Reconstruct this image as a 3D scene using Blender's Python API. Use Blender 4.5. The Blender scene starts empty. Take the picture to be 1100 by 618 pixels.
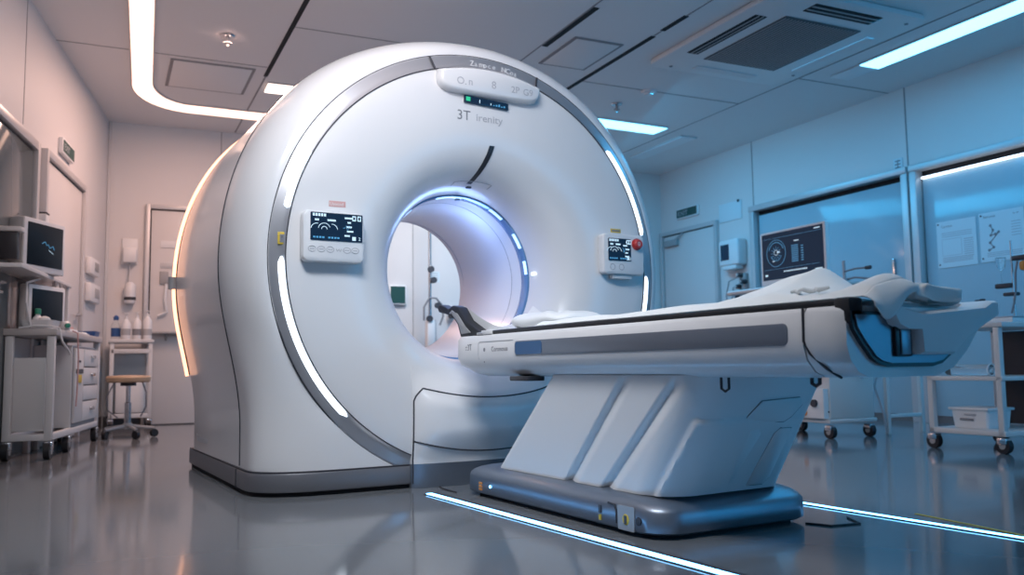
import bpy, bmesh, math, random
from mathutils import Matrix, Vector
random.seed(7)
SC = bpy.context.scene
COL = SC.collection
R = math.radians

# ------------------------------------------------------------------ materials
def mat(name, col=(.8,.8,.8), rough=.4, metal=0., coat=0., emit=None, es=0., trans=0., spec=.5, noise=0., ior=1.45, bump=0., nscale=8., alpha=1., sheen=0.):
    m = bpy.data.materials.new(name); m.use_nodes = True
    nt = m.node_tree; b = nt.nodes['Principled BSDF']
    b.inputs['Base Color'].default_value = (*col, 1); b.inputs['Roughness'].default_value = rough
    b.inputs['Metallic'].default_value = metal; b.inputs['Coat Weight'].default_value = coat
    b.inputs['Coat Roughness'].default_value = .08
    b.inputs['Specular IOR Level'].default_value = spec
    b.inputs['Transmission Weight'].default_value = trans; b.inputs['IOR'].default_value = ior
    b.inputs['Alpha'].default_value = alpha
    if emit: b.inputs['Emission Color'].default_value = (*emit, 1); b.inputs['Emission Strength'].default_value = es
    if noise or bump:
        tc = nt.nodes.new('ShaderNodeTexCoord'); n = nt.nodes.new('ShaderNodeTexNoise')
        n.inputs['Scale'].default_value = nscale; n.inputs['Detail'].default_value = 4
        nt.links.new(tc.outputs['Object'], n.inputs['Vector'])
        if noise:
            r = nt.nodes.new('ShaderNodeMapRange')
            r.inputs['To Min'].default_value = max(.02, rough-noise); r.inputs['To Max'].default_value = rough+noise
            nt.links.new(n.outputs['Fac'], r.inputs['Value']); nt.links.new(r.outputs['Result'], b.inputs['Roughness'])
        if bump:
            bp = nt.nodes.new('ShaderNodeBump'); bp.inputs['Strength'].default_value = bump; bp.inputs['Distance'].default_value = .01
            nt.links.new(n.outputs['Fac'], bp.inputs['Height']); nt.links.new(bp.outputs['Normal'], b.inputs['Normal'])
    return m
WHITE  = mat('gloss_white_plastic', (.74,.73,.735), .27, coat=.2)
WHITE2 = mat('satin_white_plastic', (.72,.72,.73), .4)
BAND   = mat('brushed_silver_band', (.52,.52,.55), .3, metal=.75)
PLINTH = mat('grey_plinth_metal', (.25,.25,.27), .42, metal=.7)
GREYM  = mat('satin_grey_metal', (.24,.27,.32), .38, metal=.75)
SEAM   = mat('dark_seam', (.04,.04,.05), .6)
BLACK  = mat('black_rubber', (.018,.018,.022), .5)
BLACKP = mat('black_plastic', (.03,.03,.036), .35)
INK    = mat('grey_ink', (.22,.22,.24), .5)
INKL   = mat('light_grey_ink', (.42,.42,.45), .5)
INKD   = mat('dark_ink', (.05,.05,.06), .5)
SCREEN = mat('screen_glass', (.008,.014,.028), .16, spec=.25, emit=(.006,.028,.065), es=.55)
SCR_T  = mat('screen_traces', (.3,.4,.45), .4, emit=(.65,.85,1.), es=.75)
SCR_B  = mat('screen_blue_traces', (.05,.2,.35), .4, emit=(.12,.45,.8), es=.5)
SCR_G  = mat('screen_green', (.02,.3,.15), .4, emit=(.05,.8,.4), es=.5)
LEDW   = mat('white_led_bar', (.9,.95,1), .4, emit=(.80,.90,1.0), es=2.6)
LEDB   = mat('blue_led_line', (.5,.8,1), .4, emit=(.15,.50,1.0), es=8.0)
LEDR   = mat('bore_ring_led', (.7,.85,1), .3, emit=(.36,.60,1.0), es=1.3)
LEDO   = mat('warm_led_hoop', (1,.7,.5), .4, emit=(1.0,.46,.27), es=2.6)
GLASSR = mat('blue_ring_acrylic', (.16,.34,.62), .12, metal=.3, coat=.5)
LAMPW  = mat('warm_lamp_diffuser', (1,.9,.8), .5, emit=(1.0,.60,.45), es=2.7)
LAMPN  = mat('neutral_lamp_diffuser', (1,.97,.92), .5, emit=(1.0,.78,.66), es=4.0)
LAMPC  = mat('cool_lamp_diffuser', (.85,.95,1), .5, emit=(.19,.62,1.0), es=4.0)
LAMPOFF= mat('unlit_lamp_diffuser', (.80,.82,.84), .4)
CEIL   = mat('ceiling_paint', (.78,.76,.76), .6)
WALL   = mat('wall_panel_paint', (.66,.64,.64), .45, spec=.25, noise=.04, nscale=3)
WALLJ  = mat('panel_joint', (.28,.27,.28), .6)
FLOOR  = mat('grey_epoxy_floor', (.17,.178,.19), .10, noise=.03, nscale=2.2, bump=.012)
BASEB  = mat('dark_baseboard', (.13,.12,.12), .5)
FRAME  = mat('door_frame_metal', (.52,.51,.52), .35, metal=.2)
DOORM  = mat('door_paint', (.62,.60,.60), .35)
GLASSD = mat('dark_glazing', (.12,.14,.15), .08)
GLASSB = mat('back_painted_glass', (.34,.47,.54), .10, spec=.22)
CLEAR  = mat('clear_glass', (.92,.96,.97), .03, trans=.92, ior=1.2)
CARTW  = mat('cart_white_enamel', (.62,.61,.61), .4)
CARTP  = mat('cart_grey_panel', (.40,.40,.41), .45)
CHROME = mat('chrome', (.62,.62,.64), .18, metal=1.)
GREYP  = mat('grey_plastic', (.32,.32,.33), .45)
BEIGE  = mat('worktop_laminate', (.47,.44,.43), .4)
TAN    = mat('tan_vinyl', (.50,.34,.22), .45)
BLUEP  = mat('blue_plastic', (.03,.09,.26), .35)
GREENP = mat('green_plastic', (.03,.25,.16), .4)
SHEET  = mat('white_paper_sheet', (.80,.82,.82), .75)
MATT   = mat('white_vinyl_mattress', (.76,.77,.78), .5)
YELLOW = mat('yellow_label', (.65,.45,.05), .5)
ORANGEL= mat('orange_label', (.75,.28,.06), .5)
PINKL  = mat('pink_label', (.62,.36,.34), .6)
RED    = mat('red_button', (.55,.05,.05), .35)
PAPER  = mat('poster_paper', (.62,.70,.74), .6)
EXITG  = mat('exit_sign_dark_green', (.02,.07,.06), .4)
GRILLE = mat('dark_grille', (.10,.11,.12), .6)
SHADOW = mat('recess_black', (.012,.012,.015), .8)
AMBER  = mat('amber_liquid', (.55,.24,.05), .2)

# ------------------------------------------------------------------ mesh builder
class MB:
    def __init__(s): s.v=[]; s.f=[]; s.mi=[]; s.mats=[]
    def m(s, mt):
        if mt not in s.mats: s.mats.append(mt)
        return s.mats.index(mt)
    def add(s, vs, fs, mt, M=None):
        o=len(s.v); k=s.m(mt)
        s.v += [ (M@Vector(v)) if M else Vector(v) for v in vs]
        for f in fs: s.f.append([i+o for i in f]); s.mi.append(k)
        return s
    def bm(s, b, mt, M=None):
        b.verts.index_update()
        s.add([v.co.copy() for v in b.verts], [[v.index for v in f.verts] for f in b.faces], mt, M); b.free(); return s
    def box(s, x0,x1,y0,y1,z0,z1, mt, bev=0., seg=2, M=None):
        b=bmesh.new(); bmesh.ops.create_cube(b,size=1)
        for v in b.verts: v.co=Vector(((x0+x1)/2+v.co.x*(x1-x0),(y0+y1)/2+v.co.y*(y1-y0),(z0+z1)/2+v.co.z*(z1-z0)))
        if bev: bmesh.ops.bevel(b,geom=list(b.edges),offset=min(bev,.49*min(abs(x1-x0),abs(y1-y0),abs(z1-z0))),segments=seg,affect='EDGES',profile=.5)
        return s.bm(b,mt,M)
    def cyl(s, p0,p1,r0,mt,r1=None,n=20,M=None):
        return s.tube([p0,p1],[r0,r0 if r1 is None else r1],mt,n,M=M)
    def tube(s, pts, r, mt, n=8, closed=False, M=None):
        pts=[Vector(p) for p in pts]; k=len(pts)
        if not isinstance(r,(list,tuple)): r=[r]*k
        vs=[];fs=[]; up=None
        for i,p in enumerate(pts):
            a=pts[(i-1)%k] if (closed or i>0) else p; b=pts[(i+1)%k] if (closed or i<k-1) else p
            t=(b-a).normalized()
            if up is None: up=Vector((0,0,1)) if abs(t.z)<.9 else Vector((1,0,0))
            x=(up-t*up.dot(t)).normalized(); y=t.cross(x); up=x
            for j in range(n):
                c=2*math.pi*j/n; vs.append(p+(x*math.cos(c)+y*math.sin(c))*r[i])
        for i in range(k if closed else k-1):
            for j in range(n):
                a=i*n+j;b2=i*n+(j+1)%n;c=((i+1)%k)*n+(j+1)%n;d=((i+1)%k)*n+j; fs.append([a,b2,c,d])
        if not closed: fs.append(list(range(n))[::-1]); fs.append([(k-1)*n+j for j in range(n)])
        return s.add(vs,fs,mt,M)
    def lathe(s, prof, mt, n=28, M=None):   # prof [(r,z)] about local z
        vs=[];fs=[]
        for r,z in prof:
            for j in range(n):
                c=2*math.pi*j/n; vs.append((r*math.cos(c),r*math.sin(c),z))
        for i in range(len(prof)-1):
            for j in range(n): fs.append([i*n+j,i*n+(j+1)%n,(i+1)*n+(j+1)%n,(i+1)*n+j])
        fs.append(list(range(n))[::-1]); fs.append([(len(prof)-1)*n+j for j in range(n)])
        return s.add(vs,fs,mt,M)
    def prism(s, poly, z0, z1, mt, M=None, bev=0.):
        n=len(poly)
        if bev:
            b=bmesh.new(); vs=[b.verts.new((x,y,z0)) for x,y in poly]; f=b.faces.new(vs)
            e=bmesh.ops.extrude_face_region(b,geom=[f])
            for g in e['geom']:
                if isinstance(g,bmesh.types.BMVert): g.co.z=z1
            bmesh.ops.recalc_face_normals(b,faces=list(b.faces))
            es=[q for q in b.edges if abs(q.verts[0].co.z-q.verts[1].co.z)<1e-6]
            bmesh.ops.bevel(b,geom=es,offset=bev,segments=2,affect='EDGES',profile=.5)
            return s.bm(b,mt,M)
        vs=[(x,y,z0) for x,y in poly]+[(x,y,z1) for x,y in poly]
        fs=[list(range(n))[::-1],list(range(n,2*n))]+[[i,(i+1)%n,n+(i+1)%n,n+i] for i in range(n)]
        return s.add(vs,fs,mt,M)
    def grid(s, fn, nu, nv, mt, M=None, wrapu=False):
        vs=[fn(i/(nu if wrapu else nu-1), j/(nv-1)) for j in range(nv) for i in range(nu)]
        fs=[]
        for j in range(nv-1):
            for i in range(nu if wrapu else nu-1):
                a=j*nu+i;b=j*nu+(i+1)%nu; fs.append([a,b,b+nu,a+nu])
        return s.add(vs,fs,mt,M)
    def loft(s, rings, mt, M=None, caps=True):
        n=len(rings[0]); vs=[p for r in rings for p in r]; fs=[]
        for j in range(len(rings)-1):
            for i in range(n): a=j*n+i;b=j*n+(i+1)%n; fs.append([a,b,b+n,a+n])
        if caps: fs.append(list(range(n))[::-1]); fs.append([(len(rings)-1)*n+i for i in range(n)])
        return s.add(vs,fs,mt,M)
    def text(s, t, size, mt, M, ext=.0006, align='LEFT', sx=1.):
        cu=bpy.data.curves.new('lettering','FONT'); cu.body=t; cu.size=size; cu.extrude=ext; cu.resolution_u=3; cu.align_x=align
        ob=bpy.data.objects.new('lettering',cu); COL.objects.link(ob)
        dg=bpy.context.evaluated_depsgraph_get(); me=ob.evaluated_get(dg).to_mesh()
        vs=[(v.co.x*sx,v.co.y,v.co.z) for v in me.vertices]; fs=[list(p.vertices) for p in me.polygons]
        ob.evaluated_get(dg).to_mesh_clear(); COL.objects.unlink(ob); bpy.data.objects.remove(ob); bpy.data.curves.remove(cu)
        return s.add(vs,fs,mt,M)
    def build(s, name, parent=None, loc=None, rz=None, sharp=38, solid=0., recalc=True):
        me=bpy.data.meshes.new(name); me.from_pydata([tuple(v) for v in s.v],[],s.f)
        for mt in s.mats: me.materials.append(mt)
        me.polygons.foreach_set('material_index', s.mi)
        if recalc:
            b=bmesh.new(); b.from_mesh(me); bmesh.ops.recalc_face_normals(b,faces=list(b.faces)); b.to_mesh(me); b.free()
        me.polygons.foreach_set('use_smooth',[True]*len(me.polygons)); me.set_sharp_from_angle(angle=R(sharp)); me.update()
        o=bpy.data.objects.new(name,me); COL.objects.link(o)
        if parent: o.parent=parent
        if loc is not None: o.location=loc
        if rz is not None: o.rotation_euler=(0,0,rz)
        if solid:
            md=o.modifiers.new('thick','SOLIDIFY'); md.thickness=solid; md.offset=0
        return o
def tag(o, label, cat, group=None):
    o['label']=label; o['category']=cat
    if group: o['group']=group
    return o
def thing(name, label, cat, loc=(0,0,0), rz=0., group=None):
    o=bpy.data.objects.new(name,None); COL.objects.link(o); o.empty_display_size=.1
    o.location=loc; o.rotation_euler=(0,0,rz)
    return tag(o,label,cat,group)
def struct(o): o['kind']='structure'; return o
def dup(o, loc=None, rz=None, label=None):
    c=o.copy(); COL.objects.link(c)
    if loc is not None: c.location=loc
    if rz is not None: c.rotation_euler=(0,0,rz)
    if label: c['label']=label
    for ch in list(o.children):
        d=ch.copy(); COL.objects.link(d); d.parent=c
        for g in list(ch.children):
            e=g.copy(); COL.objects.link(e); e.parent=d
    return c
def frameM(o, x, y, z):
    return Matrix(((x[0],y[0],z[0],o[0]),(x[1],y[1],z[1],o[1]),(x[2],y[2],z[2],o[2]),(0,0,0,1)))
def FX(o): return frameM(o,(0,1,0),(0,0,1),(1,0,0))      # on a face looking along +x
def FNY(o): return frameM(o,(1,0,0),(0,0,1),(0,-1,0))    # on a face looking along -y
def FPY(o): return frameM(o,(-1,0,0),(0,0,1),(0,1,0))    # on a face looking along +y
def rrect(w,h,r,n=6,cx=0,cy=0):
    p=[]
    for (sx,sy,a0) in ((1,1,0),(-1,1,90),(-1,-1,180),(1,-1,270)):
        for k in range(n+1):
            a=R(a0+90*k/n); p.append((cx+sx*(w/2-r)+r*math.cos(a), cy+sy*(h/2-r)+r*math.sin(a)))
    return p

# ------------------------------------------------------------------ frames of the room
RY=-.0825
ca,sa=math.cos(RY),math.sin(RY)
def W(a,b,z=0.): return Vector((a*ca-b*sa, a*sa+b*ca, z))         # room coordinates to world
AB,BL,BR,AF,HC = -5.66,-1.62,4.95,5.2,3.02
LANG=-math.atan2(.445,2.64)                                        # the left wall is not square to the back wall
def LWP(s,n,z=0.):                                                 # along the left wall, out from it
    l=(math.cos(LANG),math.sin(LANG)); 
    return W(AB+s*l[0]-n*l[1], BL+s*l[1]+n*l[0], z)
RZ_L=RY+LANG
BLF=BL+math.tan(LANG)*(AF-AB)
OUT=.15

# ------------------------------------------------------------------ room shell
def slab(name, poly, z0, z1, mt, extra=None):
    m=MB(); m.prism([tuple(W(a,b)[:2]) for a,b in poly], z0, z1, mt)
    if extra: extra(m)
    return struct(m.build(name))
foot=[(AB-OUT,BL-.2),(AB-OUT,BR+OUT),(AF+OUT,BR+OUT),(AF+OUT,BLF-.2)]
slab('floor', foot, -.1, 0, FLOOR)
MR=Matrix.Rotation(RY,4,'Z')
def ceil_extra(m):
    def ln(a0,a1,b0,b1,w=.012,mt=WALLJ): 
        m.box(min(a0,a1)-(w/2 if a0==a1 else 0),max(a0,a1)+(w/2 if a0==a1 else 0),min(b0,b1)-(w/2 if b0==b1 else 0),max(b0,b1)+(w/2 if b0==b1 else 0),HC-.003,HC+.01,mt,M=MR)
    ln(-5.6,5,-.42,-.42,.014); ln(-5.6,5,1.42,1.42,.012); ln(-5.6,5,2.12,2.12,.012); ln(-5.6,5,3.86,3.86,.014)
    for a in (-2.5,-.6,1.3): ln(a,a,-.42,1.42,.010)
    for a in (-3.45,-1.5,.5): ln(a,a,-2.1,-.42,.010)
    for a in (-2.75,): ln(a,a,2.12,3.86,.010)
    for a in (-1.95,.3): ln(a,a,3.86,4.95,.010)
    # wide dark shadow gaps
    m.box(-3.68,-1.2,-.44,-.405,HC-.004,HC+.01,SHADOW,M=MR)
    m.box(-2.13,-1.33,1.43,1.475,HC-.004,HC+.01,SHADOW,M=MR)
    m.box(-3.05,-1.62,2.10,2.142,HC-.004,HC+.01,SHADOW,M=MR)
    m.box(-1.50,-1.2,2.10,2.142,HC-.004,HC+.01,SHADOW,M=MR)
ceiling=slab('ceiling', foot, HC, HC+.1, CEIL, ceil_extra)
def wall_back(m):
    pass
m=MB(); m.box(AB-OUT,AB,BL-.1,BR+OUT,0,HC,WALL,M=MR)
for b in (-.55,1.55,3.3): m.box(AB-.002,AB+.002,b-.004,b+.004,.1,HC,WALLJ,M=MR)
m.box(AB,AB+.02,BL,BL+.03,.1,HC,FRAME,M=MR)
struct(m.build('wall_back'))
# right wall with its panel joints
m=MB(); m.box(AB,AF+OUT,BR,BR+OUT,0,HC,WALL,M=MR)
for a in (-3.86,-1.775,.4,2.5): m.box(a-.007,a+.007,BR-.003,BR+.01,2.28 if a>-2 else .1,HC,WALLJ,M=MR)
struct(m.build('wall_right'))
m=MB(); m.box(AF,AF+OUT,BLF-.2,BR+OUT,0,HC,WALL,M=MR); struct(m.build('wall_front'))
m=MB(); m.box(0,11.3,-OUT,0,0,HC,WALL)
for s in (3.05,5.4): m.box(s-.004,s+.004,-.01,.003,2.15,HC,WALLJ)
struct(m.build('wall_left', loc=W(AB,BL), rz=RZ_L))
# baseboards
m=MB(); m.box(AB,AB+.015,BL+.02,BR,0,.10,BASEB,M=MR); struct(m.build('baseboard_back'))
m=MB(); m.box(AB+.02,AF,BR-.015,BR,0,.10,BASEB,M=MR); struct(m.build('baseboard_right'))
m=MB(); m.box(.05,11.2,0,.015,0,.10,BASEB); struct(m.build('baseboard_left', loc=W(AB,BL), rz=RZ_L))

# doors and windows; local x along wall, y out of the wall into the room, z up
def door(name, w, h, fw, loc, rz, leaf_mt=DOORM, extra=None, deep=.03):
    m=MB()
    m.box(-fw,0,0,deep+.02,0,h+fw,FRAME,.005); m.box(w,w+fw,0,deep+.02,0,h+fw,FRAME,.005); m.box(0,w,0,deep+.02,h,h+fw,FRAME,.005)
    m.box(0,w,0,.006,0,h,SHADOW)
    o=struct(m.build(name, loc=loc, rz=rz))
    l=MB(); l.box(.012,w-.012,.004,.022,.01,h-.012,leaf_mt,.004); lf=l.build('door_leaf',o)
    if extra: extra(o,lf)
    return o
def lw_door(o,lf):
    m=MB(); m.cyl((.10,.02,1.0),(.10,.06,1.0),.012,CHROME); m.cyl((.10,.06,1.0),(.22,.06,1.0),.010,CHROME); m.build('door_handle',o)
# left wall: plain door (s 1.22..2.56) and glazed door (s 2.75..3.75)
door('door_1',1.27,2.06,.05,LWP(1.26,0),RZ_L,extra=lw_door)
def glz(o,lf):
    m=MB(); m.box(.10,.85,.022,.027,.9,1.93,GLASSD); m.build('door_glass',lf)
door('door_2',.95,2.03,.06,LWP(2.83,0),RZ_L,leaf_mt=GLASSD,extra=lambda o,lf: MB().cyl((.86,.02,1.0),(.86,.06,1.0),.012,CHROME).cyl((.86,.06,1.0),(.76,.06,1.0),.01,CHROME).build('door_handle',o))
# back wall door with inset panels
def bw_door(o,lf):
    m=MB(); m.box(.05,.85,.022,.030,1.77,1.84,WHITE2,.004); m.build('push_bar',lf)
    m=MB(); m.box(.05,.85,.022,.026,1.56,1.62,FRAME,.003); m.build('door_rail',lf)
    m=MB(); m.box(.77,.85,.022,.04,1.40,1.53,GREYP,.006); m.build('lock_plate',lf)
    m=MB(); m.tube([(.79,.04,1.40),(.80,.07,1.25),(.78,.06,1.12),(.86,.05,1.08)],.012,WHITE2); m.build('pull_handle',lf)
door('door_3',.95,2.16,.045,W(AB,-.27),RY+math.pi/2+math.pi,extra=bw_door)
# right wall door with closer
def rw_door(o,lf):
    m=MB(); m.box(.72,1.0,.022,.07,2.03,2.11,GREYP,.008); m.cyl((.76,.06,2.10),(.60,.05,2.17),.01,GREYP); m.build('door_closer',o)
door('door_4',1.06,2.18,.05,W(-4.53,BR),RY+math.pi,extra=rw_door)
# right wall sliding glass door in its opening, and the big glazed panel beside it
def glazed(name, w, h, loc, extra=None):
    m=MB(); f=.07
    m.box(-f,0,0,.09,0,h+.06,FRAME,.004); m.box(w,w+f,0,.09,0,h+.06,FRAME,.004); m.box(-f,w+f,0,.10,h,h+.06,FRAME,.004)
    m.box(0,w,0,.004,0,h,SHADOW)
    o=struct(m.build(name,loc=loc,rz=RY+math.pi))
    g=MB(); g.box(.012,w-.012,.006,.02,.06,h-.05,GLASSB,.002); go=g.build('glass_panel',o)
    if extra: extra(o,go,w)
    return o
def slide_handle(o,go,w):
    m=MB(); m.box(.15,.18,.02,.05,1.05,1.47,CHROME,.008); m.build('pull_handle',o)
glazed('window_1',1.98,2.21,W(-1.795,BR),slide_handle)
def toprail(o,go,w):
    m=MB(); m.box(.4,w-.02,.02,.045,2.135,2.152,LEDW); m.build('track_light',o)
glazed('window_2',2.6,2.21,W(.97,BR),toprail)

# small wall fittings ------------------------------------------------
def exit_sign(label, loc, rz, w, h, glyph):
    t=thing('exit_sign',label,'sign',loc,rz)
    m=MB(); m.box(-w/2,w/2,0,.035,-h/2,h/2,WHITE2,.006); m.build('sign_case',t)
    m=MB(); m.box(-w/2+.015,w/2-.015,.035,.038,-h/2+.015,h/2-.015,EXITG)
    m.text(glyph,h*.62,INKL,FPY((w/2-.04,.0385,-h*.22)),sx=1.25); m.build('sign_face',t)
exit_sign('small dark exit sign above the left wall door', LWP(1.88,0,2.26), RZ_L, .40,.12,'EXIT')
exit_sign('green exit sign above the door on the blue side wall', W(-5.06,BR,2.42), RY+math.pi, .44,.13,'EXIT')
def wall_switch(label, s, z, w, h, inset):
    t=thing('wall_switch',label,'switch',LWP(s,0,z),RZ_L,'wall switches by the left door')
    m=MB(); m.box(-w/2,w/2,0,.05,-h/2,h/2,WHITE2,.012); m.build('switch_case',t)
    m=MB(); m.box(-w*.34,w*.1,.05,.054,-h*.25,h*.28,inset,.003); m.build('switch_window',t)
wall_switch('upper wall switch box with dark window beside the left door',.74,1.47,.40,.15,GREYP)
wall_switch('lower wall switch box with pale window beside the left door',.70,1.235,.46,.165,CARTP)
t=thing('wall_dispenser','white wall dispenser box beside the back wall door','dispenser',W(AB,-1.40,1.72),RY-math.pi/2)
m=MB(); m.box(-.075,.075,0,.02,-.13,.13,WHITE2,.01); m.build('back_plate',t)
m=MB(); m.box(-.065,.065,.02,.09,-.12,.03,WHITE2,.02); m.build('dispenser_body',t)
m=MB(); m.tube([(0,.05,-.12),(.01,.05,-.3),(.03,.05,-.42)],.005,GREYP); m.build('hose',t)
t=thing('soap_bottle','cream wall bottle with a dark band under the white dispenser','bottle',W(AB,-1.39,1.20),RY-math.pi/2)
m=MB(); m.lathe([(.045,0),(.052,.02),(.052,.17),(.03,.2),(.02,.21)],WHITE2,20,M=Matrix.Translation((0,.06,0))); m.build('bottle_body',t)
m=MB(); m.lathe([(.054,.03),(.054,.06)],INKD,20,M=Matrix.Translation((0,.06,0))); m.build('label_band',t)
m=MB(); m.box(-.03,.03,0,.05,.06,.10,CHROME); m.build('wall_bracket',t)

# notice on the right wall, door icon plate
t=thing('wall_notice','blank white notice sheet beside the exit door on the blue wall','notice',W(-4.26,BR,2.29),RY+math.pi)
m=MB(); m.box(-.2,.2,0,.012,-.105,.11,PAPER,.003); m.build('notice_sheet',t)
m=MB(); m.box(-.17,-.14,.012,.02,.09,.12,INKD); m.build('clip',t)
t=thing('door_plate','small square symbol plate above the glass panel corner','sign',W(-1.88,BR,2.33),RY+math.pi)
m=MB(); m.box(-.05,.05,0,.008,-.055,.055,PAPER,.002); m.build('plate',t)
m=MB()
for z in (-.03,0,.03): m.box(-.03,.03,.008,.010,z-.006,z+.006,INK)
m.box(-.005,.005,.008,.010,-.04,.04,INK); m.build('symbol',t)

# posters on the glazed panel
def poster(label, a0,a1, z0,z1, kind):
    w=a1-a0; h=z1-z0
    t=thing('poster',label,'poster',W(a1,BR-.021,z0),RY+math.pi,'posters taped on the glass')
    m=MB(); m.box(0,w,0,.004,0,h,PAPER); m.build('poster_sheet',t)
    m=MB(); y=.0042
    for (x,z) in ((w-.02,h-.02),(w-.02,.03)):
        m=MB(); m.cyl((x,.003,z),(x,.007,z),.008,INKD,n=10); m.build('pin',t)
    m=MB()
    if kind==0:
        m.text('Cerraso',.032,INK,FPY((w-.05,y,h-.055)))
        for k in range(3): m.box(.04,w-.05,.004,.0046,h-.10-k*.016,h-.105-k*.016,INKL)
        m.box(.14,w-.05,.004,.0046,.10,h-.155,INKL); m.box(.143,w-.053,.0045,.0050,.103,h-.158,PAPER)
        for k in range(9): m.box(.03,.12,.004,.0046,h-.17-k*.018,h-.176-k*.018,INKL)
        for k in range(4): m.box(.04,w-.05,.004,.0046,.045+k*.012,.05+k*.012,INKL)
    else:
        m.text('Iterusun',.032,INK,FPY((w-.04,y,h-.045)))
        m.build('heading',t); m=MB(); m.text('Gr 04',.02,INK,FPY((.09,y,h-.045)))
        m.build('print',t); m=MB()
        px=[(w-.10,h-.11),(w-.12,h-.15),(w-.10,h-.19),(w-.14,h-.185),(w-.17,h-.17),(w-.09,h-.25),(w-.12,h-.29),(w-.08,h-.31)]
        for i in range(len(px)-1): m.tube([(px[i][0],y,px[i][1]),(px[i+1][0],y,px[i+1][1])],.004,INK,6)
        for x,z in px: m.cyl((x,.003,z),(x,.006,z),.012,INK,n=10)
        m.build('diagram',t); m=MB()
        for k in range(6): m.box(.03,.11,.004,.0046,h-.10-k*.022,h-.105-k*.022,INKL)
        for k in range(3): m.box(.03,w-.06,.004,.0046,.04+k*.014,.045+k*.014,INKL)
    m.build('print',t)
poster('left white poster of printed text lines taped on the glass',-1.50,-1.12,1.325,1.725,0)
poster('right white poster with a dark branching diagram taped on the glass',-1.09,-.70,1.33,1.735,1)

# wall monitor with hoses, right wall
t=thing('wall_monitor','small white wall unit with grey screen beside the exit door','wall unit',W(-4.165,BR,1.79),RY+math.pi)
m=MB(); m.box(-.17,.17,0,.14,-.145,.155,WHITE2,.025,3); m.build('casing',t)
m=MB(); m.box(-.02,.125,.14,.145,-.08,.10,SCREEN,.004); m.build('screen',t)
m=MB(); m.box(-.12,.12,.02,.13,-.19,-.14,WHITE2,.015); m.build('foot',t)
t=thing('gas_outlet','cluster of dark valves and looped hoses under the wall unit','hoses',W(-4.05,BR,1.45),RY+math.pi)
m=MB(); m.box(-.06,.05,0,.05,-.18,.10,GREYP,.01); m.build('rail_block',t)
for (x,z) in ((0,.08),(-.05,.0),(.03,-.05),(.06,-.16),(-.03,-.12)):
    m=MB(); m.cyl((x,.03,z),(x,.10,z),.026,INKD,n=14); m.cyl((x,.10,z),(x,.12,z),.016,CHROME,n=12); m.build('valve',t)
for P in ([(.03,.08,.06),(.16,.10,.02),(.22,.10,-.14),(.17,.10,-.32),(.15,.08,-.40)],[(0,.08,-.02),(.09,.10,-.06),(.12,.10,-.2),(.10,.09,-.38)],[(-.04,.08,-.1),(-.06,.10,-.22),(-.08,.09,-.38)]):
    m=MB(); m.tube(P,.008,GREYP); m.build('hose',t)

# ------------------------------------------------------------------ ceiling fixtures
def strip(path, w):                      # flat ribbon outline from a centre path in room coordinates
    L=[];Rr=[]
    for i,p in enumerate(path):
        a=Vector(path[max(0,i-1)]); b=Vector(path[min(len(path)-1,i+1)]); d=(b-a).normalized(); n=Vector((-d.y,d.x))
        ww=w[i] if isinstance(w,list) else w
        L.append(Vector(p)+n*ww/2); Rr.append(Vector(p)-n*ww/2)
    return [tuple(v) for v in L]+[tuple(v) for v in Rr[::-1]]
def ceiling_light(label, path, w, mt, z=HC):
    p0=path[0]
    t=thing('ceiling_light',label,'ceiling light',W(p0[0],p0[1],z-.001),RY)
    pp=[(a-p0[0],b-p0[1]) for a,b in path]
    m=MB(); m.prism(strip(pp,[x+.03 for x in w] if isinstance(w,list) else w+.03),-.010,0,FRAME); m.build('light_frame',t)
    m=MB(); m.prism(strip(pp,w),-.016,-.0101,mt); m.build('diffuser',t)
    return t
path=[(-1.2,-1.485),(-4.2,-1.37)]; ww=[.155,.155]
for k in range(1,13):
    th=R(90*k/12); path.append((-4.2-.68*math.sin(th), -1.37+.45*(1-math.cos(th)))); ww.append(.155+.08*k/12)
path.append((-4.90,.5)); ww.append(.24)
ceiling_light('long warm curved light strip bending along the left of the ceiling',path,ww,LAMPW)
ceiling_light('short warm white ceiling light behind the top left of the scanner',[(-3.96,-.37),(-3.93,.75)],.24,LAMPN)
ceiling_light('cool white ceiling light behind the top right of the scanner',[(-3.75,1.75),(-3.83,3.70)],.24,LAMPC)
t=ceiling_light('bright diagonal ceiling light strip at the upper right',[(-1.46,4.18),(3.2,4.16)],.21,LAMPC)
m=MB(); m.box(-.33,0,-.105,.105,-.014,-.002,LAMPOFF,.003); m.build('end_cover',t)
ceiling_light('unlit pale ceiling light near the far right corner',[(-4.95,4.14),(-3.92,4.14)],.19,LAMPOFF)
# access panels
def access_panel(label, a0,a1,b0,b1, mt=CEIL):
    t=thing('ceiling_panel',label,'ceiling panel',W((a0+a1)/2,(b0+b1)/2,HC-.001),RY)
    x=(a1-a0)/2; y=(b1-b0)/2
    m=MB(); m.prism([(-x-.025,-y-.025),(x+.025,-y-.025),(x+.025,y+.025),(-x-.025,y+.025)],-.006,0,WALLJ); m.build('panel_gap',t)
    m=MB(); m.box(-x,x,-y,y,-.010,-.0061,mt,.002); m.build('panel_lid',t)
access_panel('ceiling access panel beside the warm curved light',-4.23,-3.55,-1.16,-.55)
access_panel('square ceiling access panel above the scanner',-2.46,-1.88,1.60,1.98)
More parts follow.
